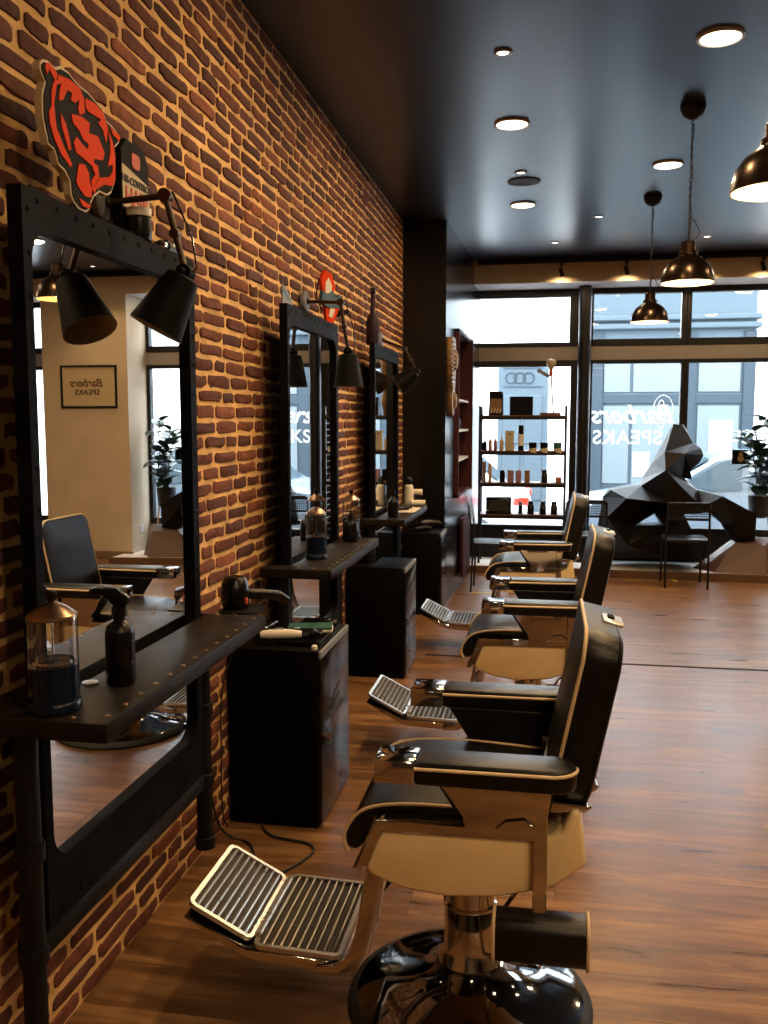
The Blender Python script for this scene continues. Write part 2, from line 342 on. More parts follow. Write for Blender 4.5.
# brick wall: one mesh, mortar bed with every brick standing slightly proud of it
def brick_wall():
    rnd = random.Random(3)
    mb = MB(); mb.bb((-0.1, -2.5, 0), (0.0, 7.45, CEIL), 0)
    tone = [0.5] * len(mb.v)
    H = 0.0555; rows = int(CEIL / H); V = []; F = []; T = []
    for r in range(rows + 1):
        z0 = r * H; y = -2.5 - rnd.random() * 0.2
        while y < 7.44:
            L = rnd.choice((0.20, 0.21, 0.22, 0.21, 0.19, 0.10, 0.15)) * rnd.uniform(0.93, 1.07)
            a = max(y, -2.49); b = min(y + L, 7.445); y += L + rnd.uniform(0.016, 0.026)
            if b - a < 0.03: continue
            zc = z0 + H / 2 + rnd.uniform(-0.003, 0.003); h = rnd.uniform(0.035, 0.044); tilt = rnd.uniform(-0.012, 0.012)
            if zc + h / 2 > CEIL: continue
            if zc - h / 2 < 0.002: zc = h / 2 + 0.003
            d = rnd.uniform(0.003, 0.008); n = 14; c0 = (a + b) / 2; w = (b - a) / 2; ring = []
            NB = 20; base = []; p1, p2 = rnd.random() * 6, rnd.random() * 6; wav = rnd.uniform(.001, .0035); ex = rnd.uniform(.22, .42)
            for k in range(NB):
                a_ = 2 * PI * (k + .5) / NB; ca, sa = math.cos(a_), math.sin(a_)
                base.append((w * math.copysign(abs(ca) ** ex, ca), h / 2 * math.copysign(abs(sa) ** ex, sa) + wav * math.sin(3 * ca * 2 + p1) + (h * .10) * rnd.uniform(-.5, .5) * 1))
            jit = [(rnd.uniform(-.0028, .0028), rnd.uniform(-.0018, .0018)) for _ in base]
            o = len(V)
            for k, (sx, dx) in enumerate(((1.0, -0.002), (0.985, d * 0.7), (0.93, d))):
                for (u, q), (ju, jq) in zip(base, jit):
                    uu = (u + ju) - (1 - sx) * h * 1.6 * (1 if u > 0 else -1); qq = (q + jq) * (1 - (1 - sx) * 2.2)
                    V.append((dx, c0 + uu, max(0.001, zc + qq + tilt * uu)))
            nb = len(base)
            for k in range(2):
                for i in range(nb):
                    j = (i + 1) % nb; F.append((o + k * nb + i, o + k * nb + j, o + (k + 1) * nb + j, o + (k + 1) * nb + i))
            F.append(tuple(o + 2 * nb + i for i in range(nb)))
            t = min(1, max(0, rnd.gauss(0.5, 0.24))); T += [t] * (3 * nb)
    mb.add(V, F, 1, True); tone += T
    o = mb.build('wall_left', ['mortar', 'brick'])
    at = o.data.attributes.new('tone', 'FLOAT', 'POINT'); at.data.foreach_set('value', tone)
    return struct(o)
brick_wall()

# dark side wall at the end of the brick wall, with a recessed niche
def xs(y): return 0.36 + (y - 7.45) * 0.07 / 1.9
def quadprism(mb, y0, y1, z0, z1, mi=0, xb=0.0):
    mb.prism([(xb, y0), (xs(y0), y0), (xs(y1), y1), (xb, y1)], z0, z1, 'z', mi)
mb = MB()
quadprism(mb, 7.45, 8.02, 0, CEIL); quadprism(mb, 9.2, 9.95, 0, CEIL); quadprism(mb, 8.02, 9.2, 2.36, CEIL); quadprism(mb, 8.02, 9.2, 0, 0.86)
mb.bb((0, 8.02, 0.86), (0.22, 9.2, 2.36))
struct(mb.build('wall_partition', 'darkwall'))

# front of the shop
mb = MB(); mb.bb((0.38, YF, 2.935), (6.6, YW + 0.08, CEIL), 0); mb.bb((0.43, YF + 0.01, 2.93), (6.6, YW + 0.02, 2.9352), 1)
struct(mb.build('wall_front', ['cream', 'white_plaster']))
mb = MB(); mb.bb((3.60, YF, 0), (4.62, YW + 0.08, 2.935)); struct(mb.build('wall_pier', 'cream'))
mb = MB(); mb.bb((3.59, YF - 0.015, 0), (4.63, YF, 0.09), bev=0.004); struct(mb.build('baseboard_front', 'skirt'))
mb = MB(); mb.bb((0.36, YW - 0.04, 0), (3.6, YW + 0.08, 0.40)); mb.bb((4.62, YW - 0.04, 0), (6.6, YW + 0.08, 0.40)); struct(mb.build('wall_sill', 'frame'))
mb = MB(); mb.prism([(0.40, 9.17), (1.75, 9.16), (1.9, 9.13), (3.0, 9.10), (3.7, 9.01), (3.7, 9.35), (3.6, 9.35), (3.6, YW - 0.04), (0.42, YW - 0.04)], 0.0, 0.066, 'z')
struct(mb.build('trim_2', 'stone'))
mb = MB()
e = [(0.40, 9.17), (1.75, 9.16), (1.9, 9.13), (3.0, 9.10), (3.7, 9.01)]
for a, b in zip(e, e[1:]): mb.prism([a, b, (b[0], b[1] - 0.03), (a[0], a[1] - 0.03)], 0.0, 0.075, 'z')
struct(mb.build('trim_3', 'woodedge'))
mb = MB(); mb.lathe([(0.066, 0.066), (0.066, 2.93)], (1.55, 9.66, 0), 28); struct(mb.build('column', 'frame'))
mb = MB(); mb.bb((0.38, YW - 0.03, 2.19), (3.6, YW + 0.06, 2.335)); mb.bb((4.62, YW - 0.03, 2.19), (6.6, YW + 0.06, 2.335)); struct(mb.build('trim_4', 'beam'))
def window(n, x0, x1, z0, z1, gx0, gx1, gz0, gz1):
    mb = MB(); fr = MB()
    y0, y1 = YW - 0.045, YW + 0.05
    for a, b in (((x0, z0), (gx0, z1)), ((gx1, z0), (x1, z1)), ((gx0, gz1), (gx1, z1)), ((gx0, z0), (gx1, gz0))):
        fr.bb((a[0], y0, a[1]), (b[0], y1, b[1]), 0, 0.004, 1)
    f = struct(fr.build('window_%d' % n, 'frame'))
    mb.bb((gx0 - 0.005, YW, gz0 - 0.005), (gx1 + 0.005, YW + 0.006, gz1 + 0.005)); mb.build('pane', 'glass', f)
    return f
window(1, 0.38, 1.60, 2.335, 2.935, 0.43, 1.40, 2.38, 2.85)
window(2, 1.60, 2.585, 2.335, 2.935, 1.645, 2.53, 2.405, 2.87)
window(3, 2.585, 3.6, 2.335, 2.935, 2.63, 3.56, 2.405, 2.87)
window(4, 0.38, 1.60, 0.40, 2.19, 0.41, 1.42, 0.425, 2.125)
w5 = window(5, 1.60, 2.585, 0.40, 2.19, 1.645, 2.54, 0.425, 2.15)
w6 = window(6, 2.585, 3.6, 0.40, 2.19, 2.62, 3.56, 0.425, 2.15)
window(7, 4.62, 6.6, 2.335, 2.935, 4.68, 6.5, 2.405, 2.87)
window(8, 4.62, 6.6, 0.40, 2.19, 4.68, 6.5, 0.425, 2.15)
# vinyl lettering on the panes, to be read from the street
def outside_text(body, size, x, z, name, par, shear=0, sp=1.0):
    X = Matrix.Translation((x, YW + 0.0085, z)) @ Matrix(((-1, 0, 0, 0), (0, 0, 1, 0), (0, 1, 0, 0), (0, 0, 0, 1)))
    return text_mesh(body, size, name, 'letter', par, X, 0.001, shear, sp)
outside_text('SPEAKS', 0.205, 2.02, 1.31, 'lettering', w5, 0, 1.1)
outside_text('Barbers', 0.27, 2.08, 1.53, 'lettering', w5, 0.35)
outside_text('COIFFEURS', 0.165, 3.30, 1.34, 'lettering', w6, 0, 1.1)
mb = MB()
for q in range(2):
    pts = [(2.36 + 0.10 * math.cos(a) * (1 if q else -.4) + q * .02, YW + 0.008, 1.62 + 0.15 * math.sin(a) + 0.05 * q) for a in [k * 2 * PI / 20 for k in range(20)]]
    mb.tube(pts, 0.006, 6, 0, True)
mb.build('lettering_flourish', 'letter', w5)

# ================================================================ STREET
mb = MB(); mb.bb((-25, 11.2, -0.5), (30, 60, -0.30)); struct(mb.build('ground', 'road'))
mb = MB(); mb.bb((-25, 9.96, -0.5), (30, 11.2, -0.16)); struct(mb.build('ground_pavement', 'pave'))
mb = MB(); mb.bb((-25, 15.6, -0.30), (30, 17.0, -0.18)); struct(mb.build('ground_far_pavement', 'pave'))
bld = thing('building', 'white rendered building across the street with blue door and blue shop front', 'building', (0, 17.0, -0.18))
mb = MB(); mb.bb((-14, 0, 0), (20, 4, 9)); mb.build('wall', 'facade', bld)
# blue door with ornamental grille
d = MB(); d.bb((0.26, -0.06, 0), (1.18, 0.02, 3.15), 0, .01, 1)
for z0, z1 in ((0.25, 1.2), (1.3, 2.2)):
    for x0, x1 in ((0.36, 0.68), (0.76, 1.08)): d.bb((x0, -0.085, z0), (x1, -0.05, z1), 0, .02, 1)
d = d.build('door', 'bluedoor', bld)
g = MB()
for k in range(3):
    g.tube([(0.5 + .16 * k + .10 * math.cos(a), -0.075, 2.52 + .10 * math.sin(a)) for a in [j * 2 * PI / 14 for j in range(14)]], 0.012, 5, 0, True)
g.bb((0.36, -0.07, 2.34), (1.08, -0.06, 2.37)); g.bb((0.36, -0.07, 2.68), (1.08, -0.06, 2.71)); g.build('grille', 'bluedark', d)
# blue shop front
s = MB(); s.bb((1.95, -0.12, 0), (4.75, 0.02, 4.6), 0, .01, 1)
for z in (3.35, 3.5, 4.35): s.bb((1.88, -0.25, z), (4.82, 0.0, z + 0.10), 0, .02, 1)
for x in (1.95, 3.55, 4.55): s.bb((x, -0.18, 0), (x + 0.2, 0, 3.3), 1, .01, 1)
s.bb((2.05, -0.16, 2.05), (4.6, -0.1, 2.2), 1); s.bb((2.05, -0.16, 0.0), (4.6, -0.1, 0.55), 1)
s = s.build('shop_front', ['bluedoor', 'bluedark'], bld)
for x0, x1, z0, z1 in ((2.17, 2.62, 2.25, 3.15), (2.68, 3.5, 2.25, 3.15), (3.8, 4.5, 2.25, 3.15), (2.17, 2.62, 0.6, 2.0), (2.68, 3.5, 0.6, 2.0), (3.8, 4.5, 0.6, 2.0)):
    p = MB(); p.bb((x0, -0.15, z0), (x1, -0.125, z1)); p.build('pane', 'shopglass', s)
p = MB(); p.bb((2.70, -0.158, 0.72), (3.0, -0.15, 1.18)); p.build('notice', 'paper', s)
p = MB(); p.bb((4.0, -0.158, 1.1), (4.4, -0.15, 1.75)); p.build('notice', 'paper', s)

def car(name, label, x_rear, x_front, y, paint, zb=-0.30):
    """side profile of a hatchback lofted across its width; x_front/x_rear give the direction"""
    r = thing(name, label, 'car', ((x_rear + x_front) / 2, y, zb))
    L = abs(x_front - x_rear); sg = 1 if x_front > x_rear else -1; k = L / 4.2
    prof = [(-2.1, .42), (-2.1, .62), (-2.06, .85), (-1.9, .92), (-1.72, .98), (-1.35, 1.32), (-0.9, 1.45), (-0.2, 1.47), (0.3, 1.40), (0.95, 1.0), (1.2, .95), (1.75, .84), (2.02, .68), (2.1, .5), (2.08, .3), (1.7, .24), (-1.7, .24), (-2.05, .3)]
    b = MB(); rings = [(-0.86, 0.0), (-0.80, 0.03), (0.80, 0.03), (0.86, 0.0)]
    W = lambda z: 0.86 if z < 0.95 else 0.86 - (z - 0.95) * 0.42
    n = len(prof); vs = []
    for t in (-1, -0.93, -0.5, 0.5, 0.93, 1):
        for (x, z) in prof:
            e = 0.04 if abs(t) == 1 else 0
            zz = z - e if z > 0.9 else z
            vs.append((sg * k * x * (1 - e * .3), t * W(z), zz))
    fs = []
    for i in range(5):
        for j in range(n):
            j2 = (j + 1) % n; fs.append((i * n + j, i * n + j2, (i + 1) * n + j2, (i + 1) * n + j))
    fs += [tuple(range(n)), tuple(reversed(range(5 * n, 6 * n)))]
    b.add(vs, fs, 0, True); body = b.build('body', paint, r)
    for sy in (-1, 1):
        wq = MB()
        for poly in ([(-1.45, 1.0), (-1.2, 1.28), (-0.85, 1.38), (-0.75, 1.0)], [(-0.67, 1.0), (-0.72, 1.38), (-0.1, 1.40), (-0.05, 1.0)], [(0.03, 1.0), (0.0, 1.40), (0.28, 1.33), (0.82, 1.0)]):
            pts = []
            for off in (0.0, 0.02): pts += [(sg * k * x, sy * (W(z) + 0.004 - off), z) for x, z in poly]
            m_ = 4; wq.add(pts, [(0, 1, 2, 3), (7, 6, 5, 4)] + [(a, (a + 1) % 4, 4 + (a + 1) % 4, 4 + a) for a in range(4)], 0)
        wq.build('side_windows', 'carglass', r)
    for (x0, z0, x1, z1) in ((0.38, 1.375, 0.92, 1.03), (-1.66, 1.06, -1.37, 1.32)):
        ws = MB(); nx, nz = (z0 - z1), (x1 - x0); l = math.hypot(nx, nz); nx, nz = nx / l * .012, nz / l * .012
        if nz < 0: nx, nz = -nx, -nz
        if x0 < 0: nx = -abs(nx)
        ws.add([(sg * k * (x0 + nx), -.62, z0 + nz), (sg * k * (x0 + nx), .62, z0 + nz), (sg * k * (x1 + nx), .66, z1 + nz), (sg * k * (x1 + nx), -.66, z1 + nz),
                (sg * k * x0, -.62, z0), (sg * k * x0, .62, z0), (sg * k * x1, .66, z1), (sg * k * x1, -.66, z1)], [(0, 1, 2, 3), (7, 6, 5, 4), (0, 4, 5, 1), (1, 5, 6, 2), (2, 6, 7, 3), (3, 7, 4, 0)])
        ws.build('windscreen', 'carglass', r)
    for x in (-1.35, 1.32):
        for sy in (-1, 1):
            w = MB(); R_ = Matrix.Rotation(PI / 2, 3, 'X')
            w.lathe([(0.05, -.10), (0.27, -.10), (0.31, -.07), (0.31, .07), (0.27, .10), (0.05, .10)], (sg * k * x, sy * 0.79, 0.31), 24, 0, R_)
            w.lathe([(0.02, -.115), (0.19, -.112), (0.20, -.09)], (sg * k * x, sy * 0.79, 0.31), 20, 1, R_) if sy < 0 else None
            w.build('wheel', ['tyre', 'rim'], r)
    for sy in (-1, 1):
        t = MB(); t.box((sg * k * -1.98, sy * 0.78, 0.82), (0.22, 0.18, 0.12), None, 0, 0.04); t.build('tail_light', 'red', r)
    return r
car('parked_car', 'white car with red tail light parked behind the product rack', 0.98, -3.1, 12.5, 'carw')
car('parked_car', 'silver blue car parked outside behind the faceted animal sculpture', 5.7, 1.45, 12.45, 'carb')

# ================================================================ CEILING FIXTURES
def downlight(x, y, label, main=True):
    r = thing('ceiling_light', label, 'light', (x, y, CEIL), 0, 'large round ceiling lights')
    a = MB(); a.lathe([(0.082, 0.0), (0.097, 0.0), (0.097, -0.010), (0.088, -0.014), (0.082, -0.010), (0.082, 0.0)], n=36, caps=False); a.build('trim_ring', 'trimw', r)
    b = MB(); b.lathe([(0.0, -0.009), (0.083, -0.009), (0.083, -0.001), (0.0, -0.001)], n=36, caps=False); b.build('diffuser', 'disc', r)
    l = bpy.data.lights.new('downlight_lamp', 'AREA'); l.shape = 'DISK'; l.size = 0.15; l.energy = P_DOWN; l.color = WARM; l.spread = math.radians(180)
    o = bpy.data.objects.new('downlight_lamp', l); C.objects.link(o); o.parent = r; o.location = (0, 0, -0.018)
downlight(0.975, 5.15, 'large glowing ceiling light between the small spot and the round speaker')
downlight(1.888, 4.18, 'large glowing ceiling light nearest the top right corner')
downlight(1.915, 6.12, 'large glowing ceiling light between the two far pendant lamps')
downlight(0.982, 7.03, 'large glowing ceiling light just beyond the round ceiling speaker')
for x, y in ((0.975, 3.25), (1.9, 2.25), (1.9, 0.33), (3.6, 5.15), (3.6, 7.6), (5.2, 6.2), (3.6, 2.2), (3.6, -0.6), (1.9, -1.6), (2.85, -0.6)):  # near rows continue the visible ones; right and rear lights are added as fill
    downlight(x, y, 'large unseen ceiling light above the shop floor, in a set with added fill lights')
def spot(x, y, label):
    r = thing('ceiling_spot', label, 'light', (x, y, CEIL), 0, 'small recessed ceiling spots')
    a = MB(); a.lathe([(0.026, 0.0), (0.042, 0.0), (0.042, -0.006), (0.030, -0.010), (0.026, -0.004)], n=24, caps=False); a.build('trim_ring', 'ringd', r)
    b = MB(); b.lathe([(0.0, -0.004), (0.027, -0.004), (0.027, 0.0)], n=24, caps=False); b.build('bulb', 'disc', r)
    l = bpy.data.lights.new('spot_lamp', 'SPOT'); l.energy = P_SMALL * 6; l.color = WARM; l.spot_size = math.radians(95); l.spot_blend = 0.6; l.shadow_soft_size = 0.02
    o = bpy.data.objects.new('spot_lamp', l); C.objects.link(o); o.parent = r; o.location = (0, 0, -0.02)
spot(0.974, 4.18, 'small ceiling spot nearest the top edge of the photo')
spot(0.993, 6.14, 'small ceiling spot just in front of the round speaker')
spot(1.564, 7.54, 'small ceiling spot left of the farthest pendant chain')
spot(1.227, 8.54, 'small ceiling spot near the header left of the column')
spot(2.542, 8.50, 'small ceiling spot near the header right of the middle pendant')
spot(3.76, 8.95, 'small ceiling spot seen in the nearest mirror above the pier')
mb = MB(); mb.lathe([(0.0, -0.006), (0.08, -0.010), (0.108, -0.008), (0.112, 0.0)], (1.007, 6.37, CEIL), 36, caps=False)
tag(mb.build('ceiling_speaker', 'speaker'), 'round dark ceiling speaker grille beside a small spot', 'speaker')

def pendant(x, y, label):
    r = thing('pendant_lamp', label, 'lamp', (x, y, CEIL), 0, 'dark domed pendant lamps')
    a = MB(); a.lathe([(0.0, -0.075), (0.02, -0.073), (0.05, -0.055), (0.064, -0.02), (0.066, 0.0)], n=28, caps=False); a.build('ceiling_rose', 'chain', r)
    c = MB(); z = -0.075; i = 0
    while z > -0.70:
        rt = Matrix.Rotation(PI / 2 * (i % 2) + .3, 3, 'Z')
        pts = [tuple(rt @ Vector((0.0065 * math.cos(t), 0, 0)) + Vector((0, 0, z - 0.013 + 0.013 * math.sin(t)))) for t in [q * PI / 4 for q in range(8)]]
        c.tube(pts, 0.0022, 5, 0, True); z -= 0.0205; i += 1
    c.tube([(0.004 + 0.006 * math.sin(q * 1.3), 0.004, -0.07 - q * 0.045) for q in range(15)], 0.0022, 6); c.build('chain', 'chain', r)
    s = MB(); B = -0.90
    out = [(0.0, B + .215), (0.030, B + .213), (0.038, B + .205), (0.038, B + .165), (0.050, B + .160), (0.050, B + .140), (0.060, B + .132), (0.098, B + .105), (0.122, B + .070), (0.133, B + .030), (0.137, B + .0)]
    inn = [(0.132, B + .0), (0.128, B + .030), (0.117, B + .068), (0.094, B + .100), (0.058, B + .126), (0.0, B + .128)]
    s.lathe(out + [(0.137, B)], n=44, caps=False, mi=0); s.lathe([(0.137, B), (0.132, B)] + inn, n=44, caps=False, mi=1); s.build('shade', ['brass', 'lamp_inner'], r)
    k = MB(); k.tube([(0.02, 0, B + .20), (0.055, 0, B + .26), (0.02, 0, B + .33), (0.0, 0, B + .30)], 0.0025, 6); k.build('cord_loop', 'chain', r)
    b = MB(); b.ball((0, 0, B + .075), 0.028); b.lathe([(0.016, B + .095), (0.018, B + .128)], n=14); b.build('bulb', 'bulb', r)
    l = bpy.data.lights.new('pendant_bulb_light', 'POINT'); l.energy = P_PENDANT; l.color = WARM; l.shadow_soft_size = 0.03
    o = bpy.data.objects.new('pendant_bulb_light', l); C.objects.link(o); o.parent = r; o.location = (0, 0, B + .04)
pendant(1.905, 5.03, 'middle of the three domed pendant lamps, on its long chain')
pendant(1.915, 6.95, 'farthest and smallest looking domed pendant lamp, before the window')
pendant(1.893, 3.10, 'nearest domed pendant lamp, cut off by the right edge')

# track rail with black spots on the header
tr = thing('track_rail', 'black lighting track along the top of the cream header', 'track light', (0, YF - 0.03, CEIL - 0.03))
mb = MB(); mb.bb((0.47, -0.025, -0.022), (6.4, 0.025, 0.028)); mb.build('rail', 'frame', tr)
def tspot(x, label):
    r = thing('track_spot', label, 'light', (x, YF - 0.03, CEIL - 0.052), 0, 'small black spots on the track')
    a = MB(); a.bb((-0.012, -0.012, -0.03), (0.012, 0.012, 0.0)); a.bb((-0.005, -0.005, -0.06), (0.005, 0.005, -0.03)); a.build('bracket', 'frame', r)
    b = MB(); b.lathe([(0.0, -0.035), (0.017, -0.035), (0.019, 0.0), (0.021, 0.05), (0.016, 0.05)], (-0.006, 0.0, -0.085), 18, 0, Matrix.Rotation(2.8, 3, 'Y') @ Matrix.Rotation(-0.35, 3, 'X')); b.build('head', 'frame', r)
    l = bpy.data.lights.new('track_lamp', 'SPOT'); l.energy = 11; l.color = WARM; l.spot_size = 2.6; l.spot_blend = 0.8; l.shadow_soft_size = 0.02
    o = bpy.data.objects.new('track_lamp', l); C.objects.link(o); o.parent = r; o.location = (0, -0.10, -0.16); o.rotation_euler = (0.5, 0, 0)
tspot(1.30, 'black track spot left of the column, leftmost on the track')
tspot(1.93, 'black track spot just right of the column')
tspot(2.66, 'black track spot behind the middle pendant lamp')
tspot(3.20, 'black track spot at the right edge of the photo')

# ================================================================ BARBER STATIONS (mirror, shelf, legs)
def station(yc, label):
    r = thing('mirror_station', label, 'mirror', (0, yc, 0), 0, 'riveted barber mirrors with shelves')
    W = 0.458; Z0, Z1 = 0.42, 2.035; XF = 0.13; XG = 0.112
    gl = rrect(0.842, 1.955 - 0.56, 0.07, 7, -0.006, (1.955 + 0.56) / 2)
    f = MB(); frame_ring(f, (-W, Z0, W, Z1), gl, 0.096, XF, 'x', 0)
    for k in range(12):
        for sy in (-1, 1): f.ball((XF, sy * (W - 0.022), 1.0 + k * 0.09), 0.0065, 1, 8, 5, (0.5, 1, 1))
    for k in range(11):
        f.ball((XF, -W + 0.06 + k * 0.08, Z1 - 0.022), 0.0065, 1, 8, 5, (0.5, 1, 1)); f.ball((XF, -W + 0.06 + k * 0.08, Z0 + 0.03), 0.0065, 1, 8, 5, (0.5, 1, 1))
    f.build('frame', ['steel', 'steel'], r)
    g = MB(); g.bb((XG - 0.01, -W + 0.03, 0.50), (XG, W - 0.03, Z1 - 0.03)); g.build('mirror_glass', 'mirror', r)
    s = MB(); s.bb((XF + 0.012, -0.565, 0.9), (0.338, 0.475, 0.942), 0, 0.004, 2)
    s.bb((0.03, -0.565, 0.901), (XF + 0.03, -W - 0.002, 0.941), 0, 0.003, 1); s.bb((0.10, W + 0.002, 0.901), (XF + 0.03, 0.475, 0.941), 0, 0.003, 1)
    sh = s.build('shelf', 'shelf', r)
    v = MB()
    for k in range(13): v.ball((0.315, -0.515 + k * 0.078, 0.942), 0.007, 0, 8, 5, (1, 1, 0.5))
    for sy in (-1, 1):
        for x in (0.19, 0.25): v.ball((x, sy * 0.495 - 0.045, 0.942), 0.007, 0, 8, 5, (1, 1, 0.5))
    v.build('rivets', 'rivet', sh)
    b = MB(); b.bb((0.07, -0.50, 0.355), (0.125, 0.50, 0.42), 0, 0.012)
    for y in (-0.3, 0.3): b.tube([(0.0, y, 0.388), (0.09, y, 0.388)], 0.014, 10)
    b.build('bottom_bar', 'pipe', r)
    for sy in (-0.495, 0.50):
        p = MB(); p.tube([(0.112, sy, 0.90), (0.112, sy, 0.155)], 0.026, 16)
        for z in (0.385, 0.62, 0.17): p.lathe([(0.026, -0.02), (0.033, -0.018), (0.033, 0.018), (0.026, 0.02)], (0.112, sy, z), 16)
        p.build('leg', 'pipe', r)
    return r
Y1, Y2, Y3 = 2.195, 4.11, 6.02
S1 = station(Y1, 'nearest tall riveted mirror with shelf and pipe legs, at the left edge')
dup(S1, (0, Y2, 0), 0, 'middle riveted wall mirror with dark shelf behind the first cabinet')
dup(S1, (0, Y3, 0), 0, 'farthest riveted wall mirror, next to the black end wall')

# ---- swing arm lamps
def wall_lamp(yc, z0, elbow, knuckle, mouth_dir, label):
    r = thing('wall_lamp', label, 'lamp', (0, yc, z0), 0, 'black swing arm lamps above the mirrors')
    p = MB(); p.lathe([(0.0, 0.0), (0.052, 0.0), (0.052, 0.016), (0.046, 0.022), (0.0, 0.022)], (0.012, 0, 0), 26, 0, Matrix.Rotation(PI / 2, 3, 'Y'), caps=False); p.build('backplate', 'grey', r)
    E_ = Vector(elbow); K = Vector(knuckle); D = Vector(mouth_dir).normalized()
    a = MB(); a.tube([(0.03, 0, 0), tuple(E_)], 0.0085, 10); a.lathe([(0.018, -.012), (0.018, .012)], tuple(E_), 16, 0, Matrix.Rotation(PI / 2, 3, 'X')); a.ball((0.035, 0, 0), 0.016)
    a.build('upper_arm', 'brassarm', r)
    b = MB(); b.tube([tuple(E_), tuple(K)], 0.0085, 10); b.tube([tuple(E_ + Vector((0, .014, 0))), tuple(E_.lerp(K, .45) + Vector((0, .014, 0)))], 0.004, 8)
    b.lathe([(0.013, -.014), (0.013, .014)], tuple(E_.lerp(K, .5)), 12, 0, Matrix.Rotation(PI / 2, 3, 'X'))
    b.build('lower_arm', 'brassarm', r)
    k = MB(); k.lathe([(0.020, -.02), (0.020, .02)], tuple(K), 16, 0, Matrix.Rotation(PI / 2, 3, 'X')); k.ball(tuple(K + Vector((0, .028, 0))), 0.011); k.ball(tuple(K + Vector((0, -.028, 0))), 0.011); k.build('knuckle', 'lamp', r)
    q = D.to_track_quat('Z', 'Y').to_matrix()
    s = MB(); c = K + D * 0.01
    s.lathe([(0.0, 0.0), (0.030, 0.0), (0.042, 0.006), (0.046, 0.02), (0.072, 0.155)], tuple(c), 36, 0, q, caps=False)
    s.lathe([(0.072, 0.155), (0.069, 0.155), (0.043, 0.022), (0.0, 0.012)], tuple(c), 36, 1, q, caps=False); s.build('shade', ['lamp', 'lamp_in'], r)
    w = MB(); w.tube([tuple(E_ + Vector((.02, 0, .01))), tuple(E_.lerp(K, .5) + Vector((.045, 0, -.01))), tuple(K + Vector((.03, 0, .01))), tuple(K + D * .02)], 0.0025, 6); w.build('cable', 'plastic', r)
    return r
wall_lamp(2.30, 2.13, (0.215, -0.04, 0.0), (0.275, -0.06, -0.20), (-0.50, -0.22, -1.0), 'black cone lamp on jointed arm above the nearest mirror')
wall_lamp(4.33, 2.13, (0.22, -0.09, -0.02), (0.25, -0.06, -0.25), (0, 0, -1), 'black cone lamp pointing straight down above the middle mirror')
wall_lamp(6.35, 2.12, (0.21, -0.12, -0.07), (0.29, -0.08, -0.225), (-0.8, -0.2, -0.6), 'black cone lamp tilted at the farthest mirror')

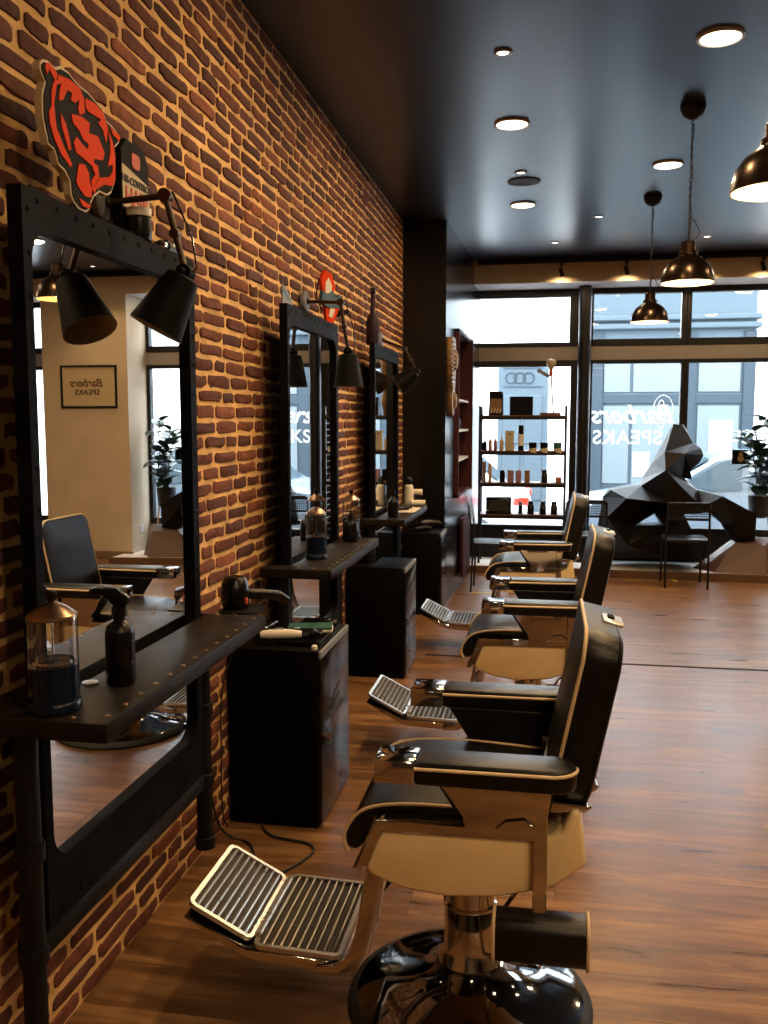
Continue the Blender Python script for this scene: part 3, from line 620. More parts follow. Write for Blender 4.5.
# ---- on top of the mirrors
BEAR = {
'outline': [(1.8424, 2.311), (1.8541, 2.3222), (1.874, 2.3273), (1.9039, 2.3235), (1.9252, 2.3342), (1.9606, 2.3354), (1.9833, 2.3273), (2.0112, 2.3225), (2.0456, 2.3214), (2.0808, 2.3144), (2.1129, 2.3058), (2.1366, 2.2842), (2.1707, 2.2789), (2.2055, 2.2673), (2.1999, 2.2494), (2.1765, 2.2314), (2.1764, 2.2024), (2.1759, 2.1538), (2.1516, 2.1155), (2.1292, 2.103), (2.0914, 2.103), (2.0617, 2.0842), (2.0444, 2.0648), (2.0395, 2.0502), (2.0191, 2.0381), (1.9923, 2.0378), (1.9668, 2.0488), (1.9532, 2.0641), (1.9515, 2.093), (1.9311, 2.1096), (1.9035, 2.1167), (1.8883, 2.1444), (1.865, 2.1483), (1.8538, 2.1762), (1.8457, 2.2013), (1.8448, 2.2353), (1.8496, 2.2574), (1.8608, 2.2785), (1.8485, 2.2878), (1.8415, 2.2988)],
'ear': [(1.8603, 2.3177), (1.877, 2.3222), (1.9032, 2.3127), (1.9091, 2.2991), (1.8951, 2.2941), (1.8728, 2.3086), (1.8652, 2.2938), (1.8574, 2.3047)],
'brow': [(1.9133, 2.3111), (1.9594, 2.317), (2.0032, 2.3142), (2.021, 2.2981), (2.0226, 2.2651), (1.9991, 2.2538), (1.9925, 2.2664), (2.0014, 2.2878), (1.9782, 2.2727), (1.9601, 2.2739), (1.9685, 2.2912), (1.9469, 2.291), (1.9274, 2.2629), (1.9095, 2.2552), (1.9146, 2.2799), (1.9227, 2.2968), (1.9013, 2.2858), (1.888, 2.2392), (1.8949, 2.1923), (1.9207, 2.1644), (1.9577, 2.1313), (1.9499, 2.1237), (1.9121, 2.1405), (1.8863, 2.165), (1.8682, 2.1945), (1.8665, 2.2183), (1.8775, 2.2323), (1.8799, 2.2679), (1.8914, 2.2893)],
'cheek': [(1.9147, 2.2303), (1.9347, 2.2153), (1.9472, 2.1902), (1.9562, 2.1638), (1.9451, 2.1588), (1.9291, 2.1848), (1.9165, 2.206)],
'nose': [(1.9616, 2.2436), (2.0066, 2.2525), (2.0448, 2.2496), (2.0393, 2.2253), (2.0834, 2.2309), (2.1144, 2.201), (2.1048, 2.1807), (2.0635, 2.1733), (2.0502, 2.1524), (2.008, 2.1598), (1.9781, 2.1627), (1.9684, 2.1819), (1.9807, 2.2002), (2.0025, 2.1919), (2.0288, 2.1845), (2.0375, 2.1983), (2.0108, 2.2017), (1.9966, 2.2161), (1.9677, 2.2256)],
'rbrow': [(2.0288, 2.3007), (2.0721, 2.3039), (2.1121, 2.2939), (2.1355, 2.2661), (2.1245, 2.2275), (2.1095, 2.2543), (2.0855, 2.2623), (2.1027, 2.2754), (2.0622, 2.274), (2.0386, 2.274), (2.0275, 2.2816)],
'rcheek': [(2.1369, 2.2626), (2.1594, 2.2376), (2.1706, 2.2088), (2.167, 2.1515), (2.1526, 2.1318), (2.1095, 2.1251), (2.0669, 2.1029), (2.0564, 2.0895), (2.052, 2.0954), (2.077, 2.1325), (2.1365, 2.1497), (2.1549, 2.1685), (2.156, 2.1848), (2.1295, 2.1737), (2.1446, 2.2095), (2.1462, 2.2338)],
'tongue': [(1.9879, 2.1413), (2.0147, 2.1467), (2.0332, 2.1327), (2.0356, 2.1105), (2.0469, 2.1018), (2.0413, 2.0775), (2.0099, 2.0739), (1.9807, 2.0893), (1.9739, 2.0987)],
'chin': [(1.9827, 2.0637), (2.0167, 2.0603), (2.0362, 2.0591), (2.0317, 2.0504), (2.0006, 2.0491)],
'rear': [(2.1486, 2.2721), (2.2009, 2.266), (2.1956, 2.2522), (2.1607, 2.2579)],
'mouth': [(2.051, 2.1641), (2.0788, 2.1601), (2.0837, 2.1362), (2.0721, 2.1197), (2.0504, 2.095), (2.0439, 2.1164), (2.0652, 2.1372), (2.0537, 2.1457)],

}
def bear():
    r = thing('bear_sign', 'orange and black bear head sign standing on the nearest mirror', 'sign', (0, 0, 0))
    ol = BEAR['outline']; n = len(ol)
    b = MB(); b.prism(ol, 0.103, 0.120, 'x'); b.build('board', 'sign_cream', r)
    area = sum(ol[i][0] * ol[(i + 1) % n][1] - ol[(i + 1) % n][0] * ol[i][1] for i in range(n)); sg = 1 if area > 0 else -1
    ins = []
    for i in range(n):
        p, q, s = ol[i - 1], ol[i], ol[(i + 1) % n]; dx, dy = s[0] - p[0], s[1] - p[1]; l = math.hypot(dx, dy) or 1
        ins.append((q[0] - sg * dy / l * 0.006, q[1] + sg * dx / l * 0.006))
    k = MB(); k.prism(ins, 0.120, 0.1225, 'x'); k.build('face_ground', 'sign_black', r)
    o = MB()
    for kk, v in BEAR.items():
        if kk != 'outline': o.prism(v, 0.1225, 0.1245, 'x')
    o.build('bear_face', 'sign_orange', r)
bear()
FX = Matrix(((0, 0, 1, 0), (1, 0, 0, 0), (0, 1, 0, 0), (0, 0, 0, 1)))   # text facing the room from the brick wall
def top_card():
    r = thing('product_card', 'black and beige printed card leaning behind the bear sign', 'card', (0.045, 2.385, 2.037))
    b = MB(); b.prism([(-0.085, 0), (0.085, 0), (0.085, 0.225), (0.06, 0.262), (-0.05, 0.268), (-0.085, 0.235)], 0, 0.03, 'x', 0, .003, 1); b.build('board', 'sign_black', r)
    c = MB(); c.prism([(-0.082, 0.085), (0.082, 0.085), (0.082, 0.170), (-0.082, 0.195)], 0.03, 0.032, 'x'); c.build('band', 'card_beige', r)
    text_mesh('HIS-CONTROL', 0.027, 'print', 'ink_black', r, Matrix.Translation((0.0335, 0, 0.150)) @ FX)
    text_mesh('HAIR', 0.062, 'print', 'ink_red', r, Matrix.Translation((0.0335, 0, 0.097)) @ FX)
    e = MB(); e.prism(rrect(0.05, 0.04, 0.012, 3, 0.0, 0.218), 0.03, 0.033, 'x'); e.build('emblem', 'ink_red', r)
top_card()
t = thing('styling_jar', 'glossy dark jar with white top beside the printed card', 'jar', (0.105, 2.335, 2.036))
mb = MB(); mb.lathe([(0.0, 0), (0.032, 0), (0.034, 0.01), (0.034, 0.055), (0.03, 0.06)], n=24); mb.build('body', 'plastic', t)
mb = MB(); mb.lathe([(0.032, 0.06), (0.034, 0.062), (0.034, 0.082), (0.0, 0.084)], n=24, caps=False); mb.build('lid', 'whitepl', t)
t = thing('hair_clipper', 'dark hair clipper lying on top of the nearest mirror', 'clipper', (0.08, 2.59, 2.037))
mb = MB(); mb.box((0, 0, 0.022), (0.045, 0.11, 0.04), None, 0, 0.012, 3); mb.build('body', 'plastic', t)
mb = MB(); mb.box((0, -0.066, 0.024), (0.040, 0.03, 0.018), None, 0, 0.004); mb.build('blade', 'chrome', t)
# middle mirror: card and painted cut-out figure
t = thing('postcard', 'pale blue card leaning on the left top of the middle mirror', 'card', (0.10, 3.745, 2.036))
mb = MB(); mb.prism([(-0.075, 0.0), (0.09, 0.0), (0.06, 0.035), (-0.075, 0.085)], 0, 0.006, 'x'); mb.build('board', 'grey', t)
mb = MB(); mb.prism([(-0.065, 0.045), (0.03, 0.02), (0.03, 0.03), (-0.065, 0.07)], 0.006, 0.007, 'x'); mb.build('print', 'tealblue', t)
t = thing('painted_ornament', 'orange white and blue cut-out ornament on the middle mirror', 'ornament', (0.10, 4.40, 2.036)); t.scale = (1.05, 1.05, 1.0); t.rotation_euler = (0, 0, -0.6)
mb = MB(); mb.prism([(-0.02, 0.13), (-0.035, 0.20), (-0.01, 0.25), (0.03, 0.235), (0.055, 0.17), (0.03, 0.13)], 0, 0.02, 'x'); mb.prism([(0.0, 0.0), (0.04, 0.0), (0.075, 0.07), (0.03, 0.085), (-0.01, 0.075)], 0, 0.02, 'x'); mb.build('flame', 'sign_orange', t)
mb = MB(); mb.prism([(-0.01, 0.14), (-0.01, 0.19), (0.01, 0.215), (0.03, 0.18), (0.025, 0.14)], 0.02, 0.023, 'x'); mb.build('white_patch', 'whitepl', t); mb = MB(); mb.prism([(0.01, 0.03), (0.03, 0.02), (0.05, 0.065), (0.02, 0.075)], 0.02, 0.023, 'x'); mb.build('white_patch', 'whitepl', t)
mb = MB(); mb.prism([(-0.04, 0.09), (0.0, 0.07), (0.07, 0.075), (0.095, 0.13), (0.07, 0.14), (0.05, 0.12), (0.03, 0.155), (0.0, 0.13), (-0.03, 0.15)], 0.004, 0.028, 'x'); mb.build('figure', 'tealblue', t)
mb = MB(); mb.tube([(0.01, -0.04, 0.21), (0.01, -0.06, 0.12), (0.01, -0.02, 0.05)], 0.004, 6); mb.build('wire', 'plastic', t)
mb = MB(); mb.prism([(0.07, 0.03), (0.14, 0.05), (0.15, 0.075), (0.09, 0.065)], 0.0, 0.01, 'x'); mb.build('tail', 'plastic', t)
t = thing('long_neck_bottle', 'purple brown long-necked bottle standing on the farthest mirror', 'bottle', (0.08, 5.76, 2.036))
mb = MB(); mb.lathe([(0.0, 0), (0.040, 0), (0.044, 0.02), (0.044, 0.14), (0.036, 0.175), (0.017, 0.21), (0.014, 0.235), (0.013, 0.34)], n=24); mb.build('glass_body', 'purple', t)
mb = MB(); mb.lathe([(0.016, 0.325), (0.017, 0.33), (0.017, 0.36), (0.0, 0.362)], n=16, caps=False); mb.build('cap', 'plastic', t)

# ================================================================ CABINETS
def cabinet(y0, y1, h, label, notch=0.0):
    r = thing('cabinet', label, 'cabinet', (0.015, (y0 + y1) / 2, 0), 0, 'black glossy side cabinets')
    w = (y1 - y0) / 2; D = 0.365
    b = MB(); b.prism([(0, -w), (D - 0.018, -w), (D - 0.018, w), (0.14, w), (0.14, w - notch), (0, w - notch)] if notch else [(0, -w), (D - 0.018, -w), (D - 0.018, w), (0, w)], 0, h, 'z', 0, 0.004, 2); b.build('body', 'cabinet_side', r)
    d = MB(); d.bb((D - 0.018, -w + 0.003, 0.02), (D, w - 0.003, h - 0.03), 0, 0.003, 2); d = d.build('door', 'cabinet', r)
    v = MB()
    for z in (h * .70, h * .64): v.box((D + 0.0005, 0.0, z), (0.002, 0.10, 0.012), Matrix.Rotation(0.25, 3, 'X'), 0)
    v.build('vent_slots', 'slot', d)
    k = MB(); k.lathe([(0.010, 0), (0.010, 0.012), (0.0, 0.012)], (D, -w + 0.035, h * .52), 16, 0, Matrix.Rotation(PI / 2, 3, 'Y'), caps=False); k.bb((D + .012, -w + .033, h * .52 - .01), (D + .03, -w + .037, h * .52 + .01)); k.bb((D + .02, -w + .045, h * .48 - .01), (D + .022, -w + .07, h * .48 + .012)); k.build('lock', 'chrome', d)
    f = MB(); f.bb((D - 0.012, -w, h - 0.028), (D, w, h), 0, 0.002, 1); f.build('top_edge', 'grey', r)
    return r
cabinet(3.20, 3.67, 0.69, 'nearest black glossy cabinet, hair dryer and trays on top', 0.20)
cabinet(5.24, 5.66, 0.675, 'middle black cabinet between the second and third mirrors', 0.26)
cabinet(7.05, 7.44, 0.66, 'farthest black cabinet, against the dark end wall')

# ================================================================ THINGS ON THE SHELVES AND CABINETS
SZ = 0.943
def disinfectant_jar(x, y, label, s=1.0):
    r = thing('disinfectant_jar', label, 'jar', (x, y, SZ), 0, 'glass disinfectant jars on the shelves')
    g = MB(); R_ = 0.045 * s; g.lathe([(0.0, 0.012), (R_, 0.012), (R_, 0.195), (R_ * .9, 0.2), (R_ * .9, 0.195)], n=32, caps=False); g.build('glass', 'jarglass', r)
    q = MB(); q.lathe([(R_ * 1.05, 0), (R_ * 1.08, 0.006), (R_ * 1.04, 0.02), (R_ * 1.005, 0.022), (R_ * 1.005, 0.098), (R_ * .9, 0.1), (0.0, 0.1)], n=32, caps=False); q.lathe([(0, 0), (R_ * 1.05, 0)], n=32, caps=False); q.build('blue_liquid', 'blue_liquid', r)
    l = MB(); l.lathe([(R_ * .96, 0.196), (R_ * 1.0, 0.198), (R_ * .98, 0.204), (R_ * .62, 0.219), (R_ * .25, 0.230), (0.0, 0.231)], n=32, caps=False); l.build('lid', 'copper', r)
    k = MB(); k.lathe([(0.006, 0.23), (0.012, 0.24), (0.012, 0.25), (0.0, 0.256)], n=16, caps=False); k.build('knob', 'plastic', r)
    w = MB(); w.tube([(0, 0, 0.03), (0, 0, 0.23)], 0.002, 6); w.lathe([(R_ * .8, 0.1), (R_ * .82, 0.104), (R_ * .8, 0.108)], n=20, caps=False); w.build('lift_rod', 'chrome', r)
disinfectant_jar(0.185, 1.70, 'disinfectant jar at the left end of the nearest shelf', 1.15)
disinfectant_jar(0.20, 3.83, 'disinfectant jar at the near end of the middle shelf')
disinfectant_jar(0.205, 4.525, 'disinfectant jar at the far end of the middle shelf, behind the spray bottle')
def spray(x, y, rz, label, s=1.0):
    r = thing('spray_bottle', label, 'bottle', (x, y, SZ), rz, 'black spray bottles')
    b = MB(); b.lathe([(0.0, 0), (0.031 * s, 0), (0.034 * s, 0.006), (0.034 * s, 0.12), (0.029 * s, 0.138), (0.014 * s, 0.15), (0.014 * s, 0.165)], n=28); b.build('bottle_body', 'plastic', r)
    c = MB(); c.lathe([(0.018 * s, 0.16), (0.018 * s, 0.182), (0.013 * s, 0.186)], n=20); c.build('collar', 'plastic', r)
    h = MB(); h.prism([(0.022, 0.186), (0.026, 0.205), (0.0, 0.224), (-0.05, 0.228), (-0.066, 0.222), (-0.066, 0.214), (-0.03, 0.206), (-0.012, 0.186)], -0.011, 0.011, 'y', 0, 0.003)
    h = h.build('spray_head', 'plastic', r)
    t = MB(); t.tube([(-0.03, 0, 0.208), (-0.042, 0, 0.19), (-0.050, 0, 0.172), (-0.064, 0, 0.158)], [0.006, 0.006, 0.005, 0.004], 8, ell=(1, 1.4)); t.build('trigger', 'plastic', h)
spray(0.235, 1.90, 0.15, 'black trigger spray bottle standing on the nearest shelf')
r = thing('spray_bottle', 'squat black pump bottle in front of the far disinfectant jar', 'bottle', (0.225, 4.42, SZ), 0)
mb = MB(); mb.lathe([(0.0, 0), (0.036, 0), (0.038, 0.005), (0.038, 0.085), (0.030, 0.105), (0.012, 0.112), (0.012, 0.125)], n=26); mb.build('bottle_body', 'plastic', r)
mb = MB(); mb.lathe([(0.013, 0.122), (0.013, 0.135), (0.005, 0.138), (0.005, 0.15), (0.011, 0.152), (0.0, 0.158)], n=16, caps=False); mb.tube([(0, 0, .153), (-.03, 0, .15)], .004, 6); mb.build('pump', 'plastic', r)
mb = MB(); mb.lathe([(0.0, 0), (0.018, 0), (0.019, 0.004), (0.0, 0.008)], (0.165, 1.885, SZ), 20, caps=False); tag(mb.build('small_dish', 'alu'), 'small pale metal dish lying between jar and spray bottle', 'dish')

def dryer(x, y, z, rz, label, lean=0.0):
    r = thing('hair_dryer', label, 'hair dryer', (x, y, z), rz)
    b = MB(); Rx = Matrix.Rotation(PI / 2, 3, 'Y')
    b.lathe([(0.0, -0.085), (0.026, -0.085), (0.036, -0.07), (0.045, -0.035), (0.046, 0.0), (0.038, 0.05), (0.027, 0.09), (0.026, 0.12), (0.022, 0.12), (0.0, 0.10)], (0, 0, 0.047), 28, 0, Rx, caps=False); b = b.build('barrel', 'plastic', r)
    g = MB(); g.lathe([(0.0, -0.092), (0.022, -0.09), (0.030, -0.083)], (0, 0, 0.047), 20, 0, Rx, caps=False); g.build('rear_grille', 'rubber', b)
    h = MB(); h.tube([(-0.005, 0.02, 0.04), (0.0, 0.08, 0.028), (0.01, 0.15, 0.022)], [0.021, 0.019, 0.016], 12); h.build('handle', 'plastic', r)
    n = MB(); n.box((0.145, 0, 0.047), (0.055, 0.060, 0.014), None, 0, 0.005); n.build('nozzle', 'plastic', r)
    s = MB(); s.box((0.02, 0.04, 0.045), (0.018, 0.02, 0.006), None, 0, 0.002); s.build('switch', 'ink_red', r)
    return r
def dryer_up(x, y, z, label):
    r = thing('hair_dryer', label, 'hair dryer', (x, y, z))
    b = MB(); b.lathe([(0.0, 0.0), (0.040, 0.0), (0.048, 0.012), (0.050, 0.05), (0.044, 0.085), (0.032, 0.105), (0.0, 0.112)], n=28, caps=False); b.build('barrel', 'plastic', r)
    h = MB(); h.tube([(0.03, 0.02, 0.045), (0.08, 0.07, 0.036), (0.12, 0.11, 0.022), (0.14, 0.14, 0.0)], [0.020, 0.018, 0.018, 0.014], 12); h.build('handle', 'plastic', r)
    g = MB(); g.tube([(0.14, .14, .0), (0.155, .16, -.03), (0.15, .14, -.06)], 0.004, 8); g.build('cord', 'rubber', r)
    s = MB(); s.box((0.046, -0.02, 0.028), (0.008, 0.012, 0.022), None, 0, 0.002); s.build('switch', 'ink_red', r)
# hanger for the upright dryer: a small bracket at the end of the first shelf
mb = MB(); mb.prism(rrect(0.13, 0.16, 0.03, 4, 0.20, 2.845), SZ - 0.030, SZ - 0.018, 'z'); mb.tube([(0.2, 2.675, SZ - .024), (0.2, 2.80, SZ - .024)], .006, 8)
tag(mb.build('dryer_holder', 'pipe'), 'dark bracket holding the hair dryer at the shelf end', 'holder')
dryer_up(0.175, 2.845, SZ - 0.0175, 'black hair dryer parked upright beyond the end of the nearest shelf')
def tray(x, y, z, w, d, name, label, mt='plastic'):
    b = MB(); b.bb((x - w / 2, y - d / 2, z), (x + w / 2, y + d / 2, z + 0.006), 0, 0.002, 1)
    for a, c in (((x - w / 2, y - d / 2), (x + w / 2, y - d / 2 + .006)), ((x - w / 2, y + d / 2 - .006), (x + w / 2, y + d / 2)), ((x - w / 2, y - d / 2), (x - w / 2 + .006, y + d / 2)), ((x + w / 2 - .006, y - d / 2), (x + w / 2, y + d / 2))):
        b.bb((a[0], a[1], z), (c[0], c[1], z + 0.018))
    return tag(b.build(name, mt), label, 'tray')
CZ = 0.69
tray(0.27, 3.45, CZ, 0.17, 0.36, 'tool_tray', 'black tool tray on the nearest cabinet top')
mb = MB(); mb.bb((-0.09, -0.05, 0), (0.09, 0.05, 0.012), 0, 0.003, 1); mb.bb((-0.088, -0.048, 0.012), (0.088, 0.048, 0.02), 1)
o = mb.build('green_booklet', ['whitepl', 'greenbook']); o.location = (0.27, 3.46, CZ + 0.019); o.rotation_euler = (0, 0, 0.2); tag(o, 'dark green booklet with pale edges on the nearest cabinet', 'book')
r = thing('hair_trimmer', 'cream coloured trimmer lying at the front of the cabinet tray', 'trimmer', (0.20, 3.30, CZ + 0.019), 0.25)
mb = MB(); mb.tube([(-0.085, 0, 0.018), (-0.05, 0, 0.018), (0.03, 0, 0.019), (0.075, 0, 0.017)], [0.014, 0.018, 0.019, 0.013], 14); mb.build('body', 'whitepl', r)
mb = MB(); mb.box((0.092, 0, 0.017), (0.02, 0.032, 0.012), None, 0, 0.003); mb.build('blade', 'chrome', r)
for i, (x, y, a) in enumerate(((0.13, 3.36, 0.6), (0.26, 3.37, 0.15), (0.27, 3.57, 0.1), (0.09, 3.44, 1.45))):
    r = thing('hair_clipper', ['dark clipper beside the cream trimmer on the cabinet', 'dark clipper in the middle of the cabinet tray', 'dark clipper at the wall side of the cabinet tray', 'dark clipper at the far edge of the cabinet tray'][i], 'clipper', (x, y, CZ + 0.007), a, 'dark clippers in the tool tray')
    mb = MB(); mb.box((0, 0, 0.022), (0.12, 0.042, 0.036), None, 0, 0.014, 3); mb.build('body', 'plastic', r)
    mb = MB(); mb.box((0.068, 0, 0.026), (0.025, 0.038, 0.014), None, 0, 0.004); mb.build('blade', 'chrome', r)
    mb = MB(); mb.ball((-0.02, 0, 0.041), 0.008, 0, 10, 6, (1.5, 1, .5)); mb.build('switch', 'alu', r)
mb = MB(); mb.lathe([(0, 0), (0.012, 0), (0.012, .012), (0.008, .016), (0, .016)], (0.345, 3.235, CZ), 16, caps=False); tag(mb.build('small_pot', 'whitepl'), 'tiny pale pot at the front corner of the nearest cabinet', 'pot')
# middle and far cabinets: dark tools
CZ2 = 0.675
r = thing('hair_clipper', 'dark clipper on the farthest cabinet', 'clipper', (0.2, 7.2, 0.66), 0.8)
mb = MB(); mb.box((0, 0, 0.022), (0.14, 0.045, 0.04), None, 0, 0.014, 3); mb.build('body', 'plastic', r); mb = MB(); mb.box((0.078, 0, 0.026), (0.025, 0.038, 0.014), None, 0, 0.004); mb.build('blade', 'chrome', r)
dryer(0.22, 7.33, 0.66, 0.4, 'black hair dryer lying on the farthest cabinet')
# far shelf
for i, (x, y) in enumerate(((0.215, 6.42),)):
    r = thing('shampoo_bottle', 'tall white bottle with black cap on the farthest shelf', 'bottle', (x, y, SZ))
    mb = MB(); mb.lathe([(0, 0), (0.036, 0), (0.038, .006), (0.031, .14), (0.016, .155)], n=22); mb.build('bottle_body', 'towel', r)
    mb = MB(); mb.lathe([(0.020, .15), (0.023, .155), (0.023, .185), (0.016, .205), (0, .212)], n=18, caps=False); mb.build('cap', 'plastic', r)
r = thing('black_cup', 'black cup holding a rolled white towel on the far shelf', 'cup', (0.26, 6.465, SZ + .001))
mb = MB(); mb.lathe([(0, 0), (0.024, 0), (0.030, 0.07), (0.026, 0.07), (0.022, 0.01), (0, 0.01)], n=20, caps=False); mb.build('cup', 'plastic', r)
mb = MB(); mb.tube([(-0.045, 0, 0), (0.045, 0, 0)], 0.022, 14); o = mb.build('rolled_towel', 'towel'); o.location = (0.26, 6.47, SZ + 0.092); tag(o, 'rolled white towel resting on the black cup', 'towel')
mb = MB(); mb.tube([(-0.055, 0, 0), (0.0, 0.005, 0), (0.05, 0, 0)], 0.021, 14); o = mb.build('rolled_towel', 'towel'); o.location = (0.29, 6.38, SZ + 0.021); o.rotation_euler = (0, 0, 0.2); tag(o, 'rolled white towel lying at the end of the far shelf', 'towel')
mb = MB(); mb.bb((-0.09, -0.16, 0), (0.09, 0.16, 0.008), 0, 0.003, 1); o = mb.build('folded_towel', 'towel'); o.location = (0.245, 6.02, SZ + .001); tag(o, 'flat white towel under dark tools on the far shelf', 'towel')
for i, (y, a) in enumerate(((5.94, 0.7), (6.05, 0.5), (6.13, 1.0))):
    r = thing('hair_clipper', ['dark clipper nearest on the white towel', 'dark clipper in the middle of the white towel', 'dark clipper at the far end of the white towel'][i], 'clipper', (0.24, y, SZ + 0.009), a, 'clippers on the white towel')
    mb = MB(); mb.box((0, 0, 0.014), (0.11, 0.036, 0.026), None, 0, 0.01, 3); mb.build('body', 'plastic', r); mb = MB(); mb.box((0.062, 0, 0.016), (0.022, 0.032, 0.012), None, 0, 0.003); mb.build('blade', 'chrome', r)
r = thing('spray_bottle', 'dark bottle at the near end of the farthest shelf', 'bottle', (0.24, 5.60, SZ))
mb = MB(); mb.lathe([(0, 0), (0.032, 0), (0.034, .006), (0.034, .10), (0.012, .125), (0.012, .15)], n=22); mb.build('bottle_body', 'plastic', r)
mb = MB(); mb.lathe([(0.015, .148), (0.015, .17), (0, .175)], n=16, caps=False); mb.tube([(0, 0, .168), (-.035, 0, .165)], .006, 6); mb.build('pump', 'plastic', r)

# cables
mb = MB()
def curve_pts(P, n=8):
    out = []; P = [Vector(p) for p in P]; Q = [P[0]] + P + [P[-1]]
    for i in range(1, len(Q) - 2):
        for k in range(n):
            t = k / n; a, b, c, d = Q[i - 1], Q[i], Q[i + 1], Q[i + 2]
            out.append(tuple(0.5 * ((2 * b) + (c - a) * t + (2 * a - 5 * b + 4 * c - d) * t * t + (3 * b - a - 3 * c + d) * t ** 3)))
    out.append(tuple(P[-1])); return out
def cable(P, label, r=0.0045):
    mb = MB(); mb.tube(curve_pts(P), r, 8); tag(mb.build('power_cable', 'rubber'), label, 'cable', None)
cable([(0.10, 2.78, 0.90), (0.05, 2.80, 0.7), (0.045, 2.87, 0.4), (0.035, 3.0, 0.10), (0.07, 3.06, 0.006), (0.145, 3.03, 0.006), (0.20, 2.93, 0.006), (0.235, 2.80, 0.006), (0.25, 2.6, 0.006)], 'black cable hanging down the bricks and onto the floor')
cable([(0.14, 3.0, 0.80), (0.07, 2.99, 0.6), (0.045, 3.03, 0.3), (0.035, 3.06, 0.1), (0.03, 3.12, 0.02)], 'thinner black cable hanging beside the nearest cabinet', 0.003)
cable([(0.15, 3.19, 0.006), (0.157, 3.16, 0.006), (0.215, 3.10, 0.006), (0.305, 3.08, 0.006), (0.37, 3.06, 0.006), (0.395, 3.0, 0.006), (0.355, 2.89, 0.006), (0.30, 2.80, 0.006), (0.27, 2.70, 0.006), (0.29, 2.55, 0.006)], 'black cable looping over the floor in front of the cabinet')

# ================================================================ BARBER CHAIRS (local: sitter faces -x)
def racetrack(x0, x1, yc, hw, n=8):
    """pad outline: square front at x0, half round rear at x1"""
    out = [(x0, yc - hw)]
    for k in range(n + 1):
        a = -PI / 2 + PI * k / n; out.append((x1 - hw * .9 + hw * .9 * math.cos(a), yc + hw * math.sin(a)))
    out.append((x0, yc + hw)); return out
def slatted(mb, c, rot, lx, ly, n, mi_f=0, mi_d=1, mi_s=0):
    """tray plate: rounded frame, dark bed and raised slats running along y"""
    T = Matrix.Translation(c) @ rot.to_4x4(); old = mb.X; mb.X = old @ T
    inner = rrect(lx - 0.026, ly - 0.026, 0.010, 3)
    vs = MB(); frame_ring(mb, (-lx / 2, -ly / 2, lx / 2, ly / 2), inner, -0.006, 0.006, 'z', mi_f) if False else None
    o = rrect(lx, ly, 0.022, 4); i_ = rrect(lx - 0.024, ly - 0.024, 0.012, 4); n0 = len(o); pts = []
    for z in (-0.006, 0.006): pts += [(u, w, z) for u, w in o] + [(u, w, z) for u, w in i_]
    fs = []
    for i in range(n0):
        j = (i + 1) % n0
        fs += [(i, n0 + i, n0 + j, j), (2 * n0 + i, 2 * n0 + j, 3 * n0 + j, 3 * n0 + i), (i, j, 2 * n0 + j, 2 * n0 + i), (n0 + i, 3 * n0 + i, 3 * n0 + j, n0 + j)]
    mb.add(pts, fs, mi_f)
    mb.prism(i_, -0.006, -0.003, 'z', mi_d)
    step = (lx - 0.03) / n
    for k in range(n):
        x = -lx / 2 + 0.015 + step * (k + 0.5)
        mb.tube([(x, -ly / 2 + 0.014, 0.0005), (x, ly / 2 - 0.014, 0.0005)], step * 0.23, 8, mi_s)
    mb.X = old
